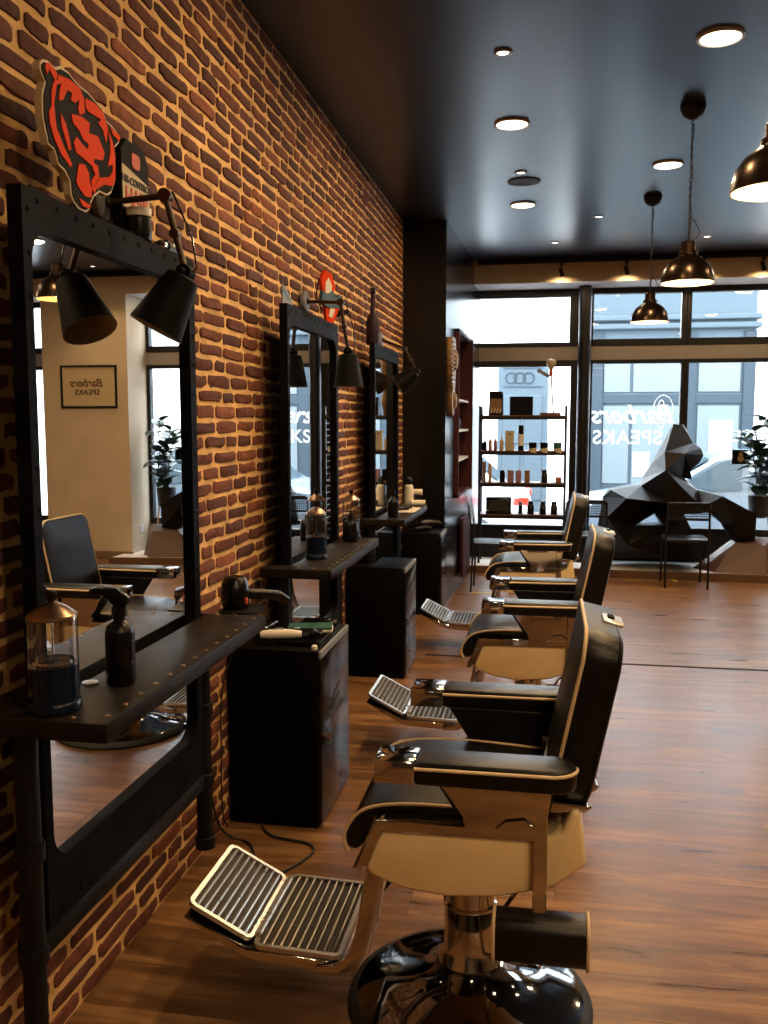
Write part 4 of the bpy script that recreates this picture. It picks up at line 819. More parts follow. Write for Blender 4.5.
def barber_chair(name, label, loc, grp):
    r = thing(name, label, 'barber chair', loc, 0, grp)
    # base
    b = MB(); b.lathe([(0.0, 0.0), (0.322, 0.0), (0.325, 0.010), (0.318, 0.022), (0.300, 0.030)], n=64, mi=1, caps=False)
    b.lathe([(0.300, 0.030), (0.285, 0.036), (0.22, 0.048), (0.15, 0.066), (0.105, 0.092), (0.088, 0.118), (0.0, 0.12)], n=64, mi=0, caps=False)
    b = b.build('base', ['chrome_dark', 'rubber'], r); b.location = (-0.025, 0, 0)
    c = MB(); c.lathe([(0.082, 0.115), (0.085, 0.13), (0.074, 0.15), (0.068, 0.16), (0.068, 0.27), (0.071, 0.275), (0.071, 0.285), (0.065, 0.29), (0.065, 0.44)], n=36, caps=False, c=(-0.025, 0, 0)); c.build('column', 'chrome', r)
    # cream shell
    s = MB(); prof = [(-0.262, .490), (-0.225, .573), (0.150, .578), (0.205, .600), (0.225, .655), (0.245, .655), (0.262, .530), (0.19, .468), (0.06, .430), (-0.06, .420), (-0.17, .430), (-0.25, .460)]
    s.prism(prof, -0.245, 0.245, 'y', 0, 0.014, 3); sh = s.build('shell', 'shell', r)
    # chrome band and front plate of the shell
    t = MB()
    for sy in (-1, 1):
        t.prism([(-0.285, .478), (-0.232, .602), (0.165, .606), (0.17, .578), (-0.215, .573), (-0.250, .485)], sy * 0.240, sy * 0.252, 'y', 0, 0.003, 1)
    t.prism([(-0.292, .470), (-0.238, .600), (-0.225, .596), (-0.272, .468)], -0.245, 0.245, 'y', 0, 0.003, 1); t.build('chrome_band', 'chrome', r)
    # seat cushion
    q = MB(); q.prism([(-0.285, .505), (-0.312, .512), (-0.315, .55), (-0.275, .610), (-0.20, .636), (-0.05, .643), (0.17, .630), (0.175, .604), (-0.22, .602), (-0.262, .53)], -0.225, 0.225, 'y', 0, 0.016, 3)
    q = q.build('seat', 'leather', r)
    for sy in (-1, 1):
        p = MB(); p.tube(curve_pts([(-0.305, sy * .225, .505), (-0.316, sy * .225, .545), (-0.278, sy * .226, .606), (-0.20, sy * .226, .632), (-0.05, sy * .226, .638), (0.16, sy * .226, .628)], 5), 0.0042, 8); p.build('piping', 'piping', q)
    # arms
    for sy in (-1, 1):
        yc = sy * 0.283; hw = 0.052
        a = MB(); a.prism(racetrack(-0.128, 0.235, yc, hw), 0.728, 0.782, 'z', 0, 0.012, 3); a = a.build('armrest', 'leather', r)
        pp = racetrack(-0.128, 0.235, yc, hw + 0.0015); m = MB(); m.tube([(u, w, 0.768 + 0.004 * math.sin(i * .5)) for i, (u, w) in enumerate(pp)], 0.0042, 8); m.build('piping', 'piping', a)
        k = MB(); k.bb((-0.222, yc - hw, 0.728), (-0.127, yc + hw, 0.782), 0, 0.004, 2); k.build('arm_cap', 'chrome', a)
        u = MB(); u.prism([(-0.10, .730), (-0.025, .625), (-0.02, .600), (0.165, .600), (0.185, .730)], sy * 0.238, sy * 0.254, 'y', 0, 0.003, 1)
        u.box((0.02, sy * 0.2565, .712), (0.13, 0.006, 0.010), None, 0, 0.002); u.prism([(0.05, .606), (0.075, .628), (0.12, .635), (0.155, .606)], sy * .254, sy * .262, 'y', 0, 0.002, 1)
        u.build('arm_support', 'chrome', r)
        v = MB(); v.prism([(-0.11, .732), (-0.04, .622), (0.17, .622), (0.20, .732)], sy * 0.228, sy * 0.2375, 'y', 0, 0.003, 1); v.build('side_panel', 'leather', r)
    # backrest, leaning back; u across, s up the back
    Hb = 0.415; TH = 0.095; WB = 0.222
    def P(y, s, d):
        # d: 0 front face .. 1 rear face
        x = 0.165 + 0.082 * max(0.0, s / Hb) ** 1.1 + 0.012 * math.sin(PI * s / Hb)
        z = 0.655 + s
        n = Vector((0.97, 0, -0.22)); p = Vector((x, y, z)) + n * (TH * d); return tuple(p)
    ring = rrect(2 * WB, Hb, 0.065, 6, 0, Hb / 2); n = len(ring); B_ = MB(); vs = []; fs = []
    levels = [(0.93, 0.0, -0.02), (0.985, 0.03, 0), (1.0, 0.10, 0), (1.0, 0.90, 0), (0.985, 0.97, 0), (0.95, 1.0, 0)]
    for sc, d, _ in levels:
        for (u, w) in ring: vs.append(P(u * (1 - (1 - sc) * 1.0), Hb / 2 + (w - Hb / 2) * sc, d))
    for L in range(len(levels) - 1):
        for i in range(n):
            j = (i + 1) % n; fs.append((L * n + i, L * n + j, (L + 1) * n + j, (L + 1) * n + i))
    # bulged front
    o = len(vs)
    for (u, w) in ring: vs.append(P(u * .6, Hb / 2 + (w - Hb / 2) * .6, -0.10))
    for i in range(n):
        j = (i + 1) % n; fs.append((o + i, o + j, j, i))
    fs.append(tuple(o + i for i in reversed(range(n)))); fs.append(tuple(5 * n + i for i in range(n)))
    B_.add(vs, fs, 0, True); B = B_.build('backrest', 'leather', r)
    m = MB(); m.tube([P(u * 1.004, Hb / 2 + (w - Hb / 2) * 1.004, 0.06) for u, w in ring], 0.0048, 8, 0, True); m.build('piping', 'piping', B)
    m = MB(); m.tube([P(u * 1.002, Hb / 2 + (w - Hb / 2) * 1.002, 0.90) for u, w in ring], 0.0026, 6, 0, True); m.build('rear_seam', 'leather', B)
    hp = MB(); top = Vector(P(0, Hb, 0.78)); nr = Matrix.Rotation(0.22, 3, 'Y')
    hp.box(tuple(top + Vector((0.004, 0, 0.0))), (0.052, 0.090, 0.012), nr, 0, 0.006, 3); hp.box(tuple(top + Vector((0.0, 0.0, 0.008))), (0.016, 0.034, 0.010), nr, 1, 0.002, 1); hp.build('headrest_socket', ['alu', 'slot'], B)
    k = MB(); k.prism([(0.17, .632), (0.285, .645), (0.295, .66), (0.28, .672), (0.17, .665)], -0.10, 0.10, 'y', 0, 0.004, 1)
    k.build('back_bracket', 'chrome', r)
    for sy in (-1, 1): k = MB(); k.prism([(0.155, .640), (0.26, .648), (0.272, .662), (0.155, .672)], sy * .205, sy * .228, 'y', 0, 0.004, 2); k.build('back_hinge', 'chrome', r)
    # hanging strap and pad on the near side
    k = MB(); k.bb((0.140, -0.270, 0.395), (0.172, -0.262, 0.715), 0, 0.002, 1); k.build('strap', 'chrome', r)
    pd = MB(); rr_ = rrect(0.095, 0.115, 0.038, 6, -0.262, 0.355); pd.prism(rr_, 0.050, 0.270, 'x', 0, 0.008, 3); pd = pd.build('hanging_pad', 'leather', r)
    for x in (0.053, 0.267):
        m = MB(); m.tube([(x, u, w) for u, w in rrect(0.097, 0.117, 0.038, 6, -0.262, 0.355)], 0.0042, 8, 0, True); m.build('piping', 'piping', pd)
    # lever
    l = MB(); l.tube([(0.055, -0.03, 0.27), (0.11, -0.12, 0.40), (0.16, -0.14, 0.44)], 0.006, 8, 0); l.tube([(0.19, -0.02, 0.36), (0.205, -0.02, 0.46)], 0.010, 10, 1); l.tube([(0.0, -0.02, 0.15), (0.10, -0.15, 0.215), (0.16, -0.19, 0.235)], 0.006, 8, 0); l.build('lever', ['chrome', 'plastic'], r)
    # footrest
    f = MB()
    for sy in (-1, 1):
        pts = [(-0.235, .455), (-0.262, .470), (-0.275, .40), (-0.292, .29), (-0.318, .215), (-0.345, .190), (-0.40, .180), (-0.40, .160), (-0.335, .163), (-0.29, .185), (-0.262, .225), (-0.238, .31), (-0.222, .42)]
        f.prism(list(reversed(pts)), sy * 0.165, sy * 0.205, 'y', 0, 0.004, 2)
    f.bb((-0.285, -0.17, .255), (-0.268, 0.17, .30), 0, .004, 1); f.build('footrest_bracket', 'chrome', r)
    g = MB(); g.prism([(-0.335, .155), (-0.56, .165), (-0.60, .175), (-0.755, .262), (-0.752, .27), (-0.585, .196), (-0.345, .188)], -0.185, 0.185, 'y', 0, 0.003, 1); ft = g.build('footrest', 'chrome', r)
    g = MB(); slatted(g, (-0.452, 0, 0.202), Matrix.Rotation(0.03, 3, 'Y'), 0.235, 0.375, 9, 0, 1, 2); g.build('lower_tread', ['alu', 'traybed', 'tray'], ft)
    g = MB(); slatted(g, (-0.665, 0, 0.250), Matrix.Rotation(0.47, 3, 'Y'), 0.195, 0.335, 8, 0, 1, 0); g.build('upper_tread', ['alu', 'traybed'], ft)
    g = MB(); g.bb((-0.575, -0.15, .205), (-0.555, 0.15, .222), 0, .004, 1); g.build('hinge', 'alu', ft)
    return r
CH = barber_chair('barber_chair', 'nearest black leather barber chair with cream shell and ribbed footrest', (1.045, 2.28, 0), 'barber chairs facing the mirrors')
dup(CH, (1.155, 4.13, 0), 0, 'second barber chair, between the nearest and the farthest one')
dup(CH, (1.125, 6.08, 0), 0, 'farthest barber chair, in front of the product rack')

# ================================================================ METAL CHAIRS
def metal_chair(label, loc, rz, slats=False):
    r = thing('metal_chair', label, 'chair', loc, rz, 'black mesh-backed metal chairs')
    # local: sitter faces -y, backrest at +y
    for sx in (-1, 1):
        l = MB(); l.tube([(sx * 0.19, 0.20, 0.0), (sx * 0.19, 0.19, 0.45), (sx * 0.185, 0.235, 0.78), (sx * 0.165, 0.24, 0.80)], 0.010, 10); l.build('leg', 'chairmetal', r)
        l = MB(); l.tube([(sx * 0.185, -0.19, 0.0), (sx * 0.18, -0.18, 0.44)], 0.010, 10); l.build('leg', 'chairmetal', r)
    s = MB(); s.prism(rrect(0.40, 0.40, 0.05, 4), 0.435, 0.462, 'z', 0, 0.008, 2); s.build('seat', 'chairmetal', r)
    b = MB(); b.tube([(-0.168, 0.24, 0.80), (0.168, 0.24, 0.80)], 0.010, 10)
    for k in range(6): b.bb((-0.18, 0.224, 0.655 + k * 0.022), (0.18, 0.229, 0.659 + k * 0.022 + .004))
    for k in range(17): b.bb((-0.178 + k * 0.0215, 0.224, 0.655), (-0.172 + k * 0.0215, 0.230, 0.775))
    b.bb((-0.185, 0.222, 0.64), (0.185, 0.231, 0.662)); b.bb((-0.185, 0.224, 0.77), (0.185, 0.236, 0.79)); b.build('backrest', 'chairmetal', r)
    return r
metal_chair('black mesh-back chair standing in front of the faceted sculpture', (2.48, 8.80, 0), PI)
metal_chair('black mesh-back chair half hidden behind the farthest barber chair', (1.57, 8.92, 0), PI)
# slatted chair by the dark wall
r = thing('slatted_chair', 'dark chair with tilted slatted back beside the red niche panel', 'chair', (0.72, 8.25, 0), 0)
for x, y in ((-0.17, -0.17), (-0.17, 0.17), (0.17, -0.17), (0.17, 0.17)):
    mb = MB(); mb.tube([(x, y, 0), (x, y, 0.44)] if x > 0 else [(x - .02, y, 0), (x, y, 0.45), (x - .05, y, .80)], 0.009, 8); mb.build('leg', 'chairmetal', r)
mb = MB(); mb.prism(rrect(0.38, 0.38, 0.03, 4), 0.435, 0.455, 'z', 0, 0.006, 2); mb.build('seat', 'chairmetal', r)
mb = MB()
for k in range(7): mb.box((-0.195 - k * .004, 0, 0.66 + k * 0.026), (0.008, 0.34, 0.014), Matrix.Rotation(-0.1, 3, 'Y'))
mb.box((-0.207, -.165, .74), (.01, .012, .19), Matrix.Rotation(-0.15, 3, 'Y')); mb.box((-0.207, .165, .74), (.01, .012, .19), Matrix.Rotation(-0.15, 3, 'Y')); mb.build('backrest', 'alu', r)
r = thing('wall_niche', 'dark red recessed niche with white shelves in the black wall', 'shelf', (0.0, 8.6, 0), 0)
mb = MB(); x0 = 0.222; X1 = 0.405
for a, b in (((8.02, .86), (8.045, 2.36)), ((9.175, .86), (9.2, 2.36)), ((8.02, .86), (9.2, .885)), ((8.02, 2.335), (9.2, 2.36))): mb.bb((x0, a[0] - 8.6, a[1]), (X1 + (.01 if a[0] < 9 else .035), b[0] - 8.6, b[1]))
mb.bb((x0, -0.58, .86), (x0 + .008, 0.6, 2.36)); mb.build('lining', 'redwood', r)
for z in (1.18, 1.45, 1.73):
    mb = MB(); mb.bb((x0, -0.555, z), (X1 - .005, 0.575, z + .02)); mb.build('shelf_board', 'whitepl', r)
mb = MB(); mb.bb((0.0, 0.0, 0.0), (0.03, 0.55, 0.55), 0, .004, 1); o = mb.build('red_panel', 'redwood'); o.location = (xs(8.6) + .005, 8.3, 0.1); o.rotation_euler = (0, 0, -0.03); tag(o, 'dark red panel low on the black wall behind the chair', 'panel')
for i in range(4):
    mb = MB(); mb.lathe([(0, 0), (.022, 0), (.022, .09), (.010, .10), (.010, .13), (0, .131)], (0.33, 8.35 + i * 0.16, 1.47), 14, caps=False); tag(mb.build('product_bottle', 'plastic'), 'small dark bottle inside the wall niche', 'bottle', 'dark bottles in the wall niche')
# carved wooden shield ornament on the side wall
r = thing('carved_ornament', 'carved gilt wooden mask ornament hanging on the black side wall', 'ornament', (xs(7.62) + 0.0, 7.62, 1.92), 0.037 * -1)
mb = MB()
pr = [(.33, .03), (.325, .08), (.29, .115), (.22, .13), (.10, .13), (0, .115), (-.08, .085), (-.10, .07), (-.14, .08), (-.20, .085), (-.26, .075), (-.31, .05), (-.33, .02)]
poly = [(w, z) for z, w in pr] + [(-w, z) for z, w in reversed(pr)]
mb.prism(poly, 0.0, 0.045, 'x', 0, .01, 2)
for k in range(13): z = 0.28 - k * 0.034; mb.tube([(0.046, -0.12, z), (0.060, -0.06, z)], 0.008, 6, 0)
mb.build('board', 'gold', r)
mb = MB(); mb.ball((0.05, 0.03, 0.14), 0.055, 0, 16, 10, (.5, 1, 1.6)); mb.ball((0.05, 0.02, -0.20), 0.045, 0, 16, 10, (.5, 1, 1.5)); mb.build('carving', 'gold', r)

# ================================================================ PRODUCT RACK
RX0, RX1, RY = 0.50, 1.375, 9.52
r = thing('product_rack', 'black metal rack with four wooden shelves before the window', 'rack', (0, RY, 0.066))
for x in (RX0, RX1):
    for y in (-0.13, 0.13):
        p = MB(); p.bb((x - 0.012, y - 0.012, 0), (x + 0.012, y + 0.012, 1.64)); p.build('post', 'frame', r)
LZ = [1.61, 1.245, 0.915, 0.585]
for z in LZ:
    p = MB(); p.bb((RX0, -0.14, z - 0.016 - .066), (RX1, 0.14, z - .066), 0); p = p.build('shelf_board', 'shelfwood', r)
    q = MB(); q.bb((RX0, -0.148, z - 0.045 - .066), (RX1, -0.138, z - 0.012 - .066)); q.bb((RX0, 0.138, z - 0.045 - .066), (RX1, 0.148, z - 0.012 - .066)); q.build('rail', 'frame', p)
q = MB()
for k in range(22): q.box((RX1 + 0.0, 0, 0.10 + k * .068), (0.008, 0.24, 0.006), None, 0)
q.build('side_ladder', 'frame', r)
def onrack(z, x, name, label, cat, shape, mt, grp=None):
    mb = MB(); shape(mb); o = mb.build(name, mt); o.location = (x, RY - 0.06, z); return tag(o, label, cat, grp)
def bottle(rw, h, neck=.35):
    return lambda m: m.lathe([(0, 0), (rw, 0), (rw, h * .62), (rw * .45, h * .74), (rw * neck, h * .78), (rw * neck, h), (0, h)], n=16, caps=False)
def jarshape(rw, h):
    return lambda m: (m.lathe([(0, 0), (rw, 0), (rw * 1.04, h * .1), (rw * 1.04, h * .62), (rw * .75, h * .74), (rw * .75, h * .80)], n=18, caps=False), m.lathe([(rw * .75, h * .80), (rw * .85, h * .81), (rw * .85, h), (0, h)], n=18, mi=1, caps=False))
def bx(w, d, h): return lambda m: m.bb((-w / 2, -d / 2, 0), (w / 2, d / 2, h), 0, .003, 1)
def bag(m):
    m.prism([(-.075, 0), (.075, 0), (.07, .24), (-.07, .25)], -.03, .03, 'y', 0, .004, 1); m.prism([(-.06, .03), (.06, .03), (.06, .17), (-.06, .17)], -.034, -.03, 'y', 1)
    for k in range(4): m.prism([(-.055 + k * .03, .02), (-.045 + k * .03, .02), (-.03 + k * .03, .07), (-.04 + k * .03, .07)], -.036, -.034, 'y', 2)
onrack(LZ[0], 0.66, 'coffee_bag', 'brown printed bag standing on the top rack shelf', 'bag', bag, ['sign_black', 'brownbox', 'sign_cream'])
onrack(LZ[0], 0.92, 'black_box', 'black square box on the top shelf of the rack', 'box', bx(.235, .10, .19), 'sign_black')
# shaving brush and razor trophy
r = thing('brush_trophy', 'shaving brush and razor on a thin stand, top of rack', 'trophy', (1.215, RY - 0.06, LZ[0]))
mb = MB(); mb.bb((-.105, -.05, 0), (.105, .05, .025), 0, .003, 1); mb.build('plinth', 'shelfwood', r)
mb = MB(); mb.tube([(.03, 0, .02), (.0, 0, .40)], .009, 8); mb.build('rod', 'copper', r)
mb = MB(); mb.lathe([(.016, 0), (.022, .03), (.014, .06), (.022, .075)], (.0, 0, .40), 16); mb.build('brush_handle', 'ink_red', r)
mb = MB(); mb.lathe([(.02, .47), (.034, .49), (.052, .53), (.045, .56), (.0, .575)], n=20, caps=False); mb.build('bristles', 'beigebox', r)
mb = MB(); mb.box((-.075, 0, .425), (.14, .02, .035), Matrix.Rotation(.5, 3, 'Y'), 0, .004, 1); mb.build('razor', 'grey', r)
z = LZ[1]
onrack(z, 0.548, 'product_bottle', 'short black bottle at left end of second rack shelf', 'bottle', bottle(.024, .125), 'plastic', 'bottles on the second rack shelf')
onrack(z, 0.605, 'product_bottle', 'amber pointed bottle next to the short black bottle', 'bottle', bottle(.020, .155, .2), 'terra', 'bottles on the second rack shelf')
onrack(z, 0.658, 'product_bottle', 'plum coloured pointed bottle between the amber and tan ones', 'bottle', bottle(.019, .155, .2), 'plum', 'bottles on the second rack shelf')
onrack(z, 0.722, 'product_bottle', 'tan pointed bottle beside the tall beige box', 'bottle', bottle(.021, .155, .2), 'tan', 'bottles on the second rack shelf')
onrack(z, 0.805, 'beige_box', 'tall beige box with tiny black mark, second rack shelf', 'box', lambda m: (m.bb((-.045, -.03, 0), (.045, .03, .205), 0, .003, 1), m.bb((-.008, -.032, .16), (.008, -.03, .18), 1)), ['beigebox', 'ink_black'])
onrack(z, 0.92, 'stacked_tin', 'white tin with dark lid and base, second rack shelf', 'tin', lambda m: (m.lathe([(.03, 0), (.03, .05)], n=20, mi=1), m.lathe([(.031, .05), (.031, .17)], n=20), m.lathe([(.03, .17), (.03, .26), (0, .26)], n=20, mi=1, caps=False)), ['whitepl', 'plastic'])
for i, x in enumerate((1.04, 1.155, 1.295)):
    onrack(z, x, 'small_tin', ['dark tin with price tag right of the stacked tin', 'dark tin with price tag, middle of the three tagged tins', 'olive tin with cream tag at right end of second shelf'][i], 'tin',
           lambda m: (m.lathe([(0, 0), (.042, 0), (.044, .085), (0, .086)], n=22, caps=False), m.prism([(-.04, .02), (.045, .035), (.04, -.025), (-.02, -.012)], -.095, -.090, 'y', 1)), ['plastic' if i < 2 else 'greenbook', 'beigebox'], 'tagged tins on the rack')
z = LZ[2]
onrack(z, 0.545, 'tall_tube', 'dark brown tall tube at left end of third rack shelf', 'tube', bx(.035, .035, .21), 'brownbox', 'tall tubes on the rack')
onrack(z, 0.605, 'tall_tube', 'tan tall tube beside the dark brown tube', 'tube', bx(.035, .035, .19), 'tan', 'tall tubes on the rack')
onrack(z, 0.735, 'product_box', 'black square box beside the rose pair, third shelf', 'box', bx(.055, .05, .125), 'plastic', 'small boxes on the third rack shelf')
onrack(z, 0.82, 'product_box', 'rose brown box, left one of the pair', 'box', bx(.065, .05, .125), 'rosebox', 'small boxes on the third rack shelf')
onrack(z, 0.90, 'product_box', 'rose brown box, right one of the pair', 'box', bx(.058, .05, .125), 'rosebox', 'small boxes on the third rack shelf')
onrack(z, 0.99, 'product_box', 'olive brown box in the middle of the third shelf', 'box', bx(.055, .05, .125), 'brownbox', 'small boxes on the third rack shelf')
onrack(z, 1.165, 'product_jar', 'round black jar on the third rack shelf', 'jar', jarshape(.032, .135), ['plastic', 'plastic'])
onrack(z, 1.31, 'small_pouch', 'small orange pouch at right end of third rack shelf', 'pouch', bx(.06, .04, .06), 'terra')
z = LZ[3]
onrack(z, 0.70, 'black_case', 'large black box at left of the lowest rack shelf', 'box', lambda m: (m.bb((-.13, -.06, 0), (.13, .06, .175), 0, .006, 2), m.bb((-.10, -.064, .03), (.10, -.06, .145), 1), m.bb((-.12, -.063, .03), (-.10, -.061, .045), 2)), ['plastic', 'rubber', 'alu'])
onrack(z, 0.925, 'spray_can', 'slim dark can beside the large black box', 'can', lambda m: (m.lathe([(.022, 0), (.022, .09)], n=16, mi=0), m.lathe([(.022, .09), (.018, .13), (0, .135)], n=16, mi=1, caps=False)), ['plastic', 'grey'])
for i, x in enumerate((1.03, 1.155, 1.27)):
    onrack(z, x, 'product_jar', ['left one of three black jars on the lowest rack shelf', 'middle one of three black jars on the lowest rack shelf', 'right one of three black jars on the lowest rack shelf'][i], 'jar', jarshape(.034, .135), ['plastic', 'plastic'], 'black jars on the lowest rack shelf')

# ================================================================ SCULPTURE, ROCK, PLANT, STOOL
G = {
'peak':(2.432, 9.45, 1.52),
'peak2':(2.527, 9.5, 1.51),
'brow':(2.622, 9.42, 1.332),
'nose':(2.703, 9.45, 1.279),
'muz':(2.732, 9.45, 1.209),
'lip':(2.691, 9.42, 1.132),
'jaw':(2.603, 9.4, 1.059),
'chin':(2.626, 9.45, 0.963),
'throat':(2.537, 9.45, 0.983),
'ck':(2.502, 9.25, 1.207),
'occ':(2.354, 9.45, 1.369),
'nape':(2.295, 9.5, 1.236),
'nk':(2.235, 9.5, 1.117),
'bk':(2.15, 9.5, 0.97),
'ridge':(2.327, 9.2, 1.246),
'ridge2':(2.33, 9.12, 1.072),
'n3':(2.522, 9.22, 1.234),
'sh_l':(2.124, 9.35, 0.9),
'hump':(1.832, 9.35, 0.857),
'hump2':(1.763, 9.45, 0.776),
'hl':(1.721, 9.5, 0.479),
'hb':(1.765, 9.45, 0.139),
'mid':(1.967, 9.1, 0.793),
'bl':(1.788, 9.15, 0.599),
'sh_r':(2.669, 9.35, 0.868),
'sh_b':(2.649, 9.2, 0.751),
'ch':(2.347, 9.08, 0.757),
'el':(2.885, 9.2, 0.819),
'eb':(2.69, 9.1, 0.723),
'wr':(3.226, 9.3, 0.636),
'hand':(3.219, 9.3, 0.378),
'hand2':(3.043, 9.3, 0.343),
'wi':(2.926, 9.3, 0.527),
'wi2':(2.993, 9.15, 0.571),
'ai':(2.774, 9.3, 0.648),
'leg1':(2.526, 9.2, 0.633),
'leg2':(2.757, 9.25, 0.205),
'leg3':(2.618, 9.15, 0.216),
'leg4':(2.378, 9.1, 0.217),
'gap1':(2.271, 9.35, 0.626),
'gap2':(2.344, 9.3, 0.51),
'gap3':(2.067, 9.3, 0.504),
'lowm':(1.992, 9.1, 0.323),
'lowr':(2.355, 9.05, 0.39),

}
def sculpture():
    """faceted gorilla on all fours: near-side facets as traced, the far side a mirror of them about its spine plane"""
    T = [('peak','peak2','ridge'),('peak2','brow','ridge'),('brow','nose','n3'),('nose','muz','n3'),('muz','lip','n3'),('lip','jaw','n3'),('brow','n3','ridge'),('jaw','throat','n3'),('jaw','chin','throat'),
         ('n3','throat','ridge2'),('ridge','n3','ridge2'),('peak','ridge','occ'),('occ','ridge','nape'),('nape','ridge','nk'),('nk','ridge','ridge2'),('nk','ridge2','bk'),('bk','ridge2','sh_l'),
         ('ridge2','throat','sh_r'),('ridge2','sh_r','sh_b'),('ridge2','sh_b','ch'),('sh_l','ridge2','ch'),('sh_l','ch','mid'),('hump','sh_l','mid'),('hump','mid','hump2'),('hump2','mid','bl'),('hump2','bl','hl'),
         ('hl','bl','hb'),('bl','gap3','lowm'),('bl','lowm','hb'),('bl','mid','gap3'),('mid','gap1','gap3'),('mid','ch','gap1'),('ch','leg1','gap1'),('gap1','leg1','gap2'),('gap2','leg1','lowr'),('ch','sh_b','leg1'),
         ('leg1','leg3','lowr'),('lowr','leg3','leg4'),('leg1','leg2','leg3'),('lowm','lowr','leg4'),('hb','lowm','leg4'),('gap3','gap2','lowm'),('gap2','lowr','lowm'),
         ('sh_r','el','eb'),('sh_r','eb','sh_b'),('sh_b','eb','ai'),('eb','wi','ai'),('el','wi2','eb'),('eb','wi2','wi'),('el','wr','wi2'),('wr','hand','wi2'),('wi2','hand','hand2'),('wi2','hand2','wi'),('sh_b','ai','leg1')]
    idx = {k: i for i, k in enumerate(G)}; vs = [G[k] for k in G]; n = len(vs)
    cnt = {}
    for t in T:
        for a in range(3):
            e = frozenset((t[a], t[(a + 1) % 3])); cnt[e] = cnt.get(e, 0) + 1
    def far(p):
        if p[0] > 2.8: return (p[0], p[1] + 0.22, p[2])
        return (p[0] + (0.02 if p[2] > .9 else 0), 9.50 + (9.50 - p[1]) * 0.55 + 0.03, p[2])
    edge = set()
    vs2 = [far(p) for p in vs]
    fs = [tuple(idx[k] for k in t) for t in T] + [tuple(n + idx[k] for k in reversed(t)) for t in T]
    for e, c in cnt.items():
        if c == 1:
            a, b = [idx[k] for k in e]; fs.append((a, b, n + b, n + a))
    mb = MB(); mb.add(vs + vs2, fs)
    o = mb.build('gorilla_sculpture', 'sculpt')
    bm = bmesh.new(); bm.from_mesh(o.data); bmesh.ops.recalc_face_normals(bm, faces=bm.faces[:]); bm.to_mesh(o.data); bm.free()
    return tag(o, 'black faceted gorilla sculpture leaning its hand on the brown rock', 'sculpture')
sculpture()
mb = MB()
R_ = [(2.66, 9.42, .07), (2.83, 9.20, .07), (3.30, 9.12, .07), (3.44, 9.30, .07), (3.46, 9.55, .07), (3.0, 9.66, .07), (2.75, 9.62, .07), (2.80, 9.32, .14), (3.02, 9.26, .35), (3.30, 9.22, .34), (3.40, 9.42, .40), (3.08, 9.52, .39), (3.05, 9.36, .38)]
mb.add(R_, [(0, 7, 1), (1, 7, 8), (1, 8, 9), (1, 9, 2), (2, 9, 3), (3, 9, 10), (3, 10, 4), (4, 10, 11), (4, 11, 5), (5, 11, 6), (6, 11, 0), (0, 11, 7), (7, 11, 12), (7, 12, 8), (8, 12, 9), (9, 12, 10), (10, 12, 11), (0, 1, 2, 3, 4, 5, 6)])
o = mb.build('faceted_rock', 'rock'); tag(o, 'brown faceted rock under the sculpture hand', 'sculpture')
bm = bmesh.new(); bm.from_mesh(o.data); bmesh.ops.recalc_face_normals(bm, faces=bm.faces[:]); bm.to_mesh(o.data); bm.free()
# potted rubber plant on wooden legs
r = thing('rubber_plant', 'tall rubber plant with broad dark leaves at the right window', 'plant', (3.33, 9.695, 0.066))
mb = MB(); mb.lathe([(0, .50), (.07, .50), (.095, .52), (.11, .72), (.115, .73), (.10, .73), (.10, .70), (0, .70)], n=28, caps=False); mb.build('pot', 'potm', r)
mb = MB(); mb.lathe([(0, .705), (.10, .703)], n=24, caps=False); mb.build('soil', 'soil', r)
for a in range(3):
    mb = MB(); t = a * 2 * PI / 3; mb.tube([(.09 * math.cos(t), .09 * math.sin(t), .53), (.15 * math.cos(t), .13 * math.sin(t), 0.0)], .011, 8); mb.build('leg', 'tan', r)
rnd = random.Random(5)
def leaf(mb, p, d, L, w):
    d = Vector(d).normalized(); up = Vector((0, 0, 1)); s = d.cross(up).normalized(); nrm = s.cross(d).normalized(); vs = []; N = 8
    for k in range(N + 1):
        t = k / N; ww = w * math.sin(PI * min(.999, t ** .8)) ** .7 + .001; droop = -0.25 * L * t * t
        c = Vector(p) + d * (L * t) + Vector((0, 0, droop))
        vs += [tuple(c - s * ww + nrm * ww * .25), tuple(c), tuple(c + s * ww + nrm * ww * .25)]
    fs = []
    for k in range(N):
        o = 3 * k; fs += [(o, o + 1, o + 4, o + 3), (o + 1, o + 2, o + 5, o + 4)]
    n0 = len(vs); vs += [(a, b, c - .0015) for a, b, c in vs]; fs += [tuple(n0 + i for i in reversed(f)) for f in list(fs)]
    mb.add(vs, fs, 0, True)
lf = MB(); st = MB()
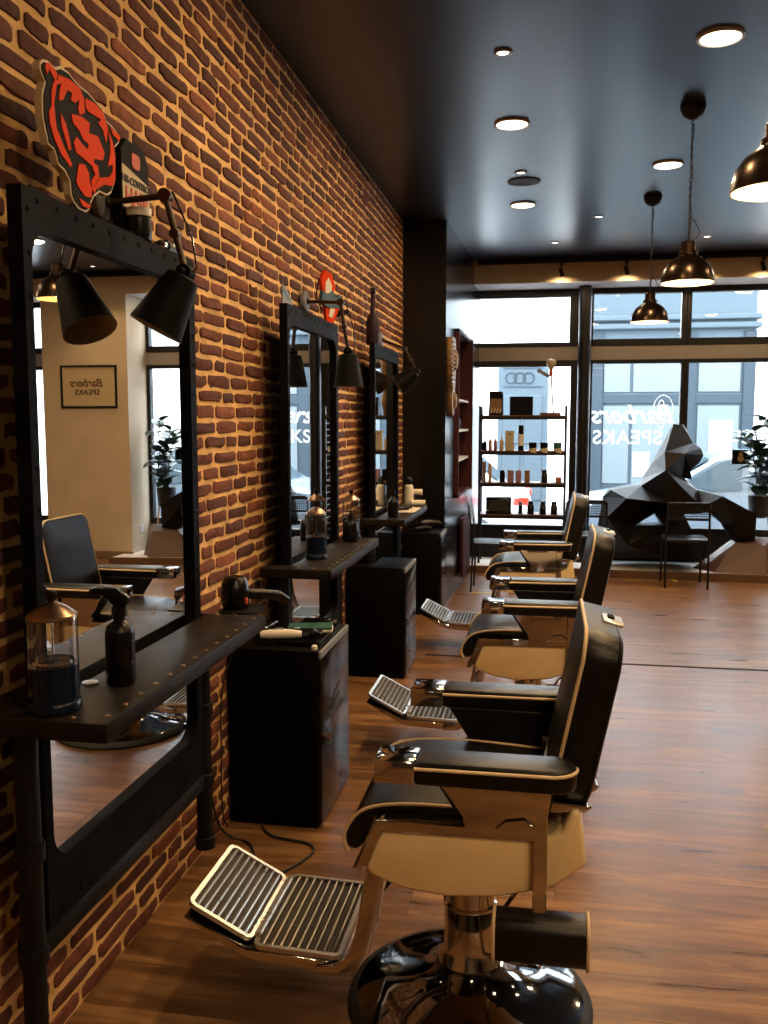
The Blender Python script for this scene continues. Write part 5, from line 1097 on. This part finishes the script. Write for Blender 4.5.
for q in range(5):
    a0 = q * 1.3 + .4; top = Vector((.11 * math.cos(a0) - .07, .09 * math.sin(a0) - .12, 1.50 - .09 * q))
    P0 = Vector((0.02 * math.cos(a0), 0.02 * math.sin(a0), .70)); mid_ = P0.lerp(top, .5) + Vector((.03, 0, .05))
    path = curve_pts([tuple(P0), tuple(mid_), tuple(top)], 6); st.tube(path, [.009 - .0004 * i for i in range(len(path))], 8)
    for k in range(11):
        i = 2 + int((len(path) - 3) * k / 10); ang = a0 + k * 2.4 + rnd.random(); tilt = rnd.uniform(-.1, .8)
        dx, dy = math.cos(ang), math.sin(ang) * .8; LL = rnd.uniform(.18, .26)
        if path[i][0] + dx * LL > 0.18: dx = -abs(dx) * .6; dy = -1
        if path[i][1] + dy * LL > 0.11: dy = -abs(dy)
        leaf(lf, path[i], (dx, dy, tilt), LL, rnd.uniform(.058, .078))
lf.build('foliage', 'leaf', r); st.build('stem', 'stem', r)
# framed picture on the pier and small picture at the window
r = thing('framed_picture', 'black framed lettered picture on the cream pier, seen in the mirror', 'picture', (4.06, YF, 1.93))
mb = MB(); frame_ring(mb, (-.335, -.235, .335, .235), [(-.315, -.215), (.315, -.215), (.315, .215), (-.315, .215)], -.022, -.001, 'y'); mb.build('frame', 'frame', r)
mb = MB(); mb.bb((-.32, -.008, -.22), (.32, -.002, .22)); mb.build('print', 'card_beige', r)
FY = Matrix(((1, 0, 0, 0), (0, 0, -1, 0), (0, 1, 0, 0), (0, 0, 0, 1)))
text_mesh('SPEAKS', .085, 'lettering', 'ink_black', r, Matrix.Translation((0.02, -.010, -.09)) @ FY, spacing=1.1)
text_mesh('Barbers', .125, 'lettering', 'woodedge', r, Matrix.Translation((0.02, -.010, .0)) @ FY, shear=.35)
mb = MB(); mb.bb((3.588, 9.55, .28), (3.60, 9.63, .36), 0, .003, 1); tag(mb.build('wall_socket', 'trimw'), 'white wall socket low on the side of the cream pier', 'socket')
r = thing('small_picture', 'small dark picture of a pale pear shape beside the plant', 'picture', (3.165, 9.80, 1.18))
mb = MB(); mb.bb((-.095, 0, -.075), (.095, .012, .075), 0, .002, 1); mb.build('board', 'sign_black', r)
mb = MB(); mb.prism([(.03 * math.cos(a) * (1.2 if math.sin(a) < 0 else .8) - .01, .05 * math.sin(a)) for a in [k * PI / 8 for k in range(16)]], -.002, 0, 'y'); mb.build('pear', 'tan', r)
# yellow floor tape
mb = MB(); mb.bb((0.50, 8.06, 0), (0.74, 8.10, .0015)); tag(mb.build('floor_tape', 'yellow'), 'yellow tape strip on the floor near the slatted chair', 'tape')
mb = MB(); mb.prism([(2.43, 8.98), (2.47, 8.98), (2.44, 9.10), (2.40, 9.10)], 0, .0015, 'z'); tag(mb.build('floor_tape', 'yellow'), 'yellow tape strip on the floor before the platform', 'tape')
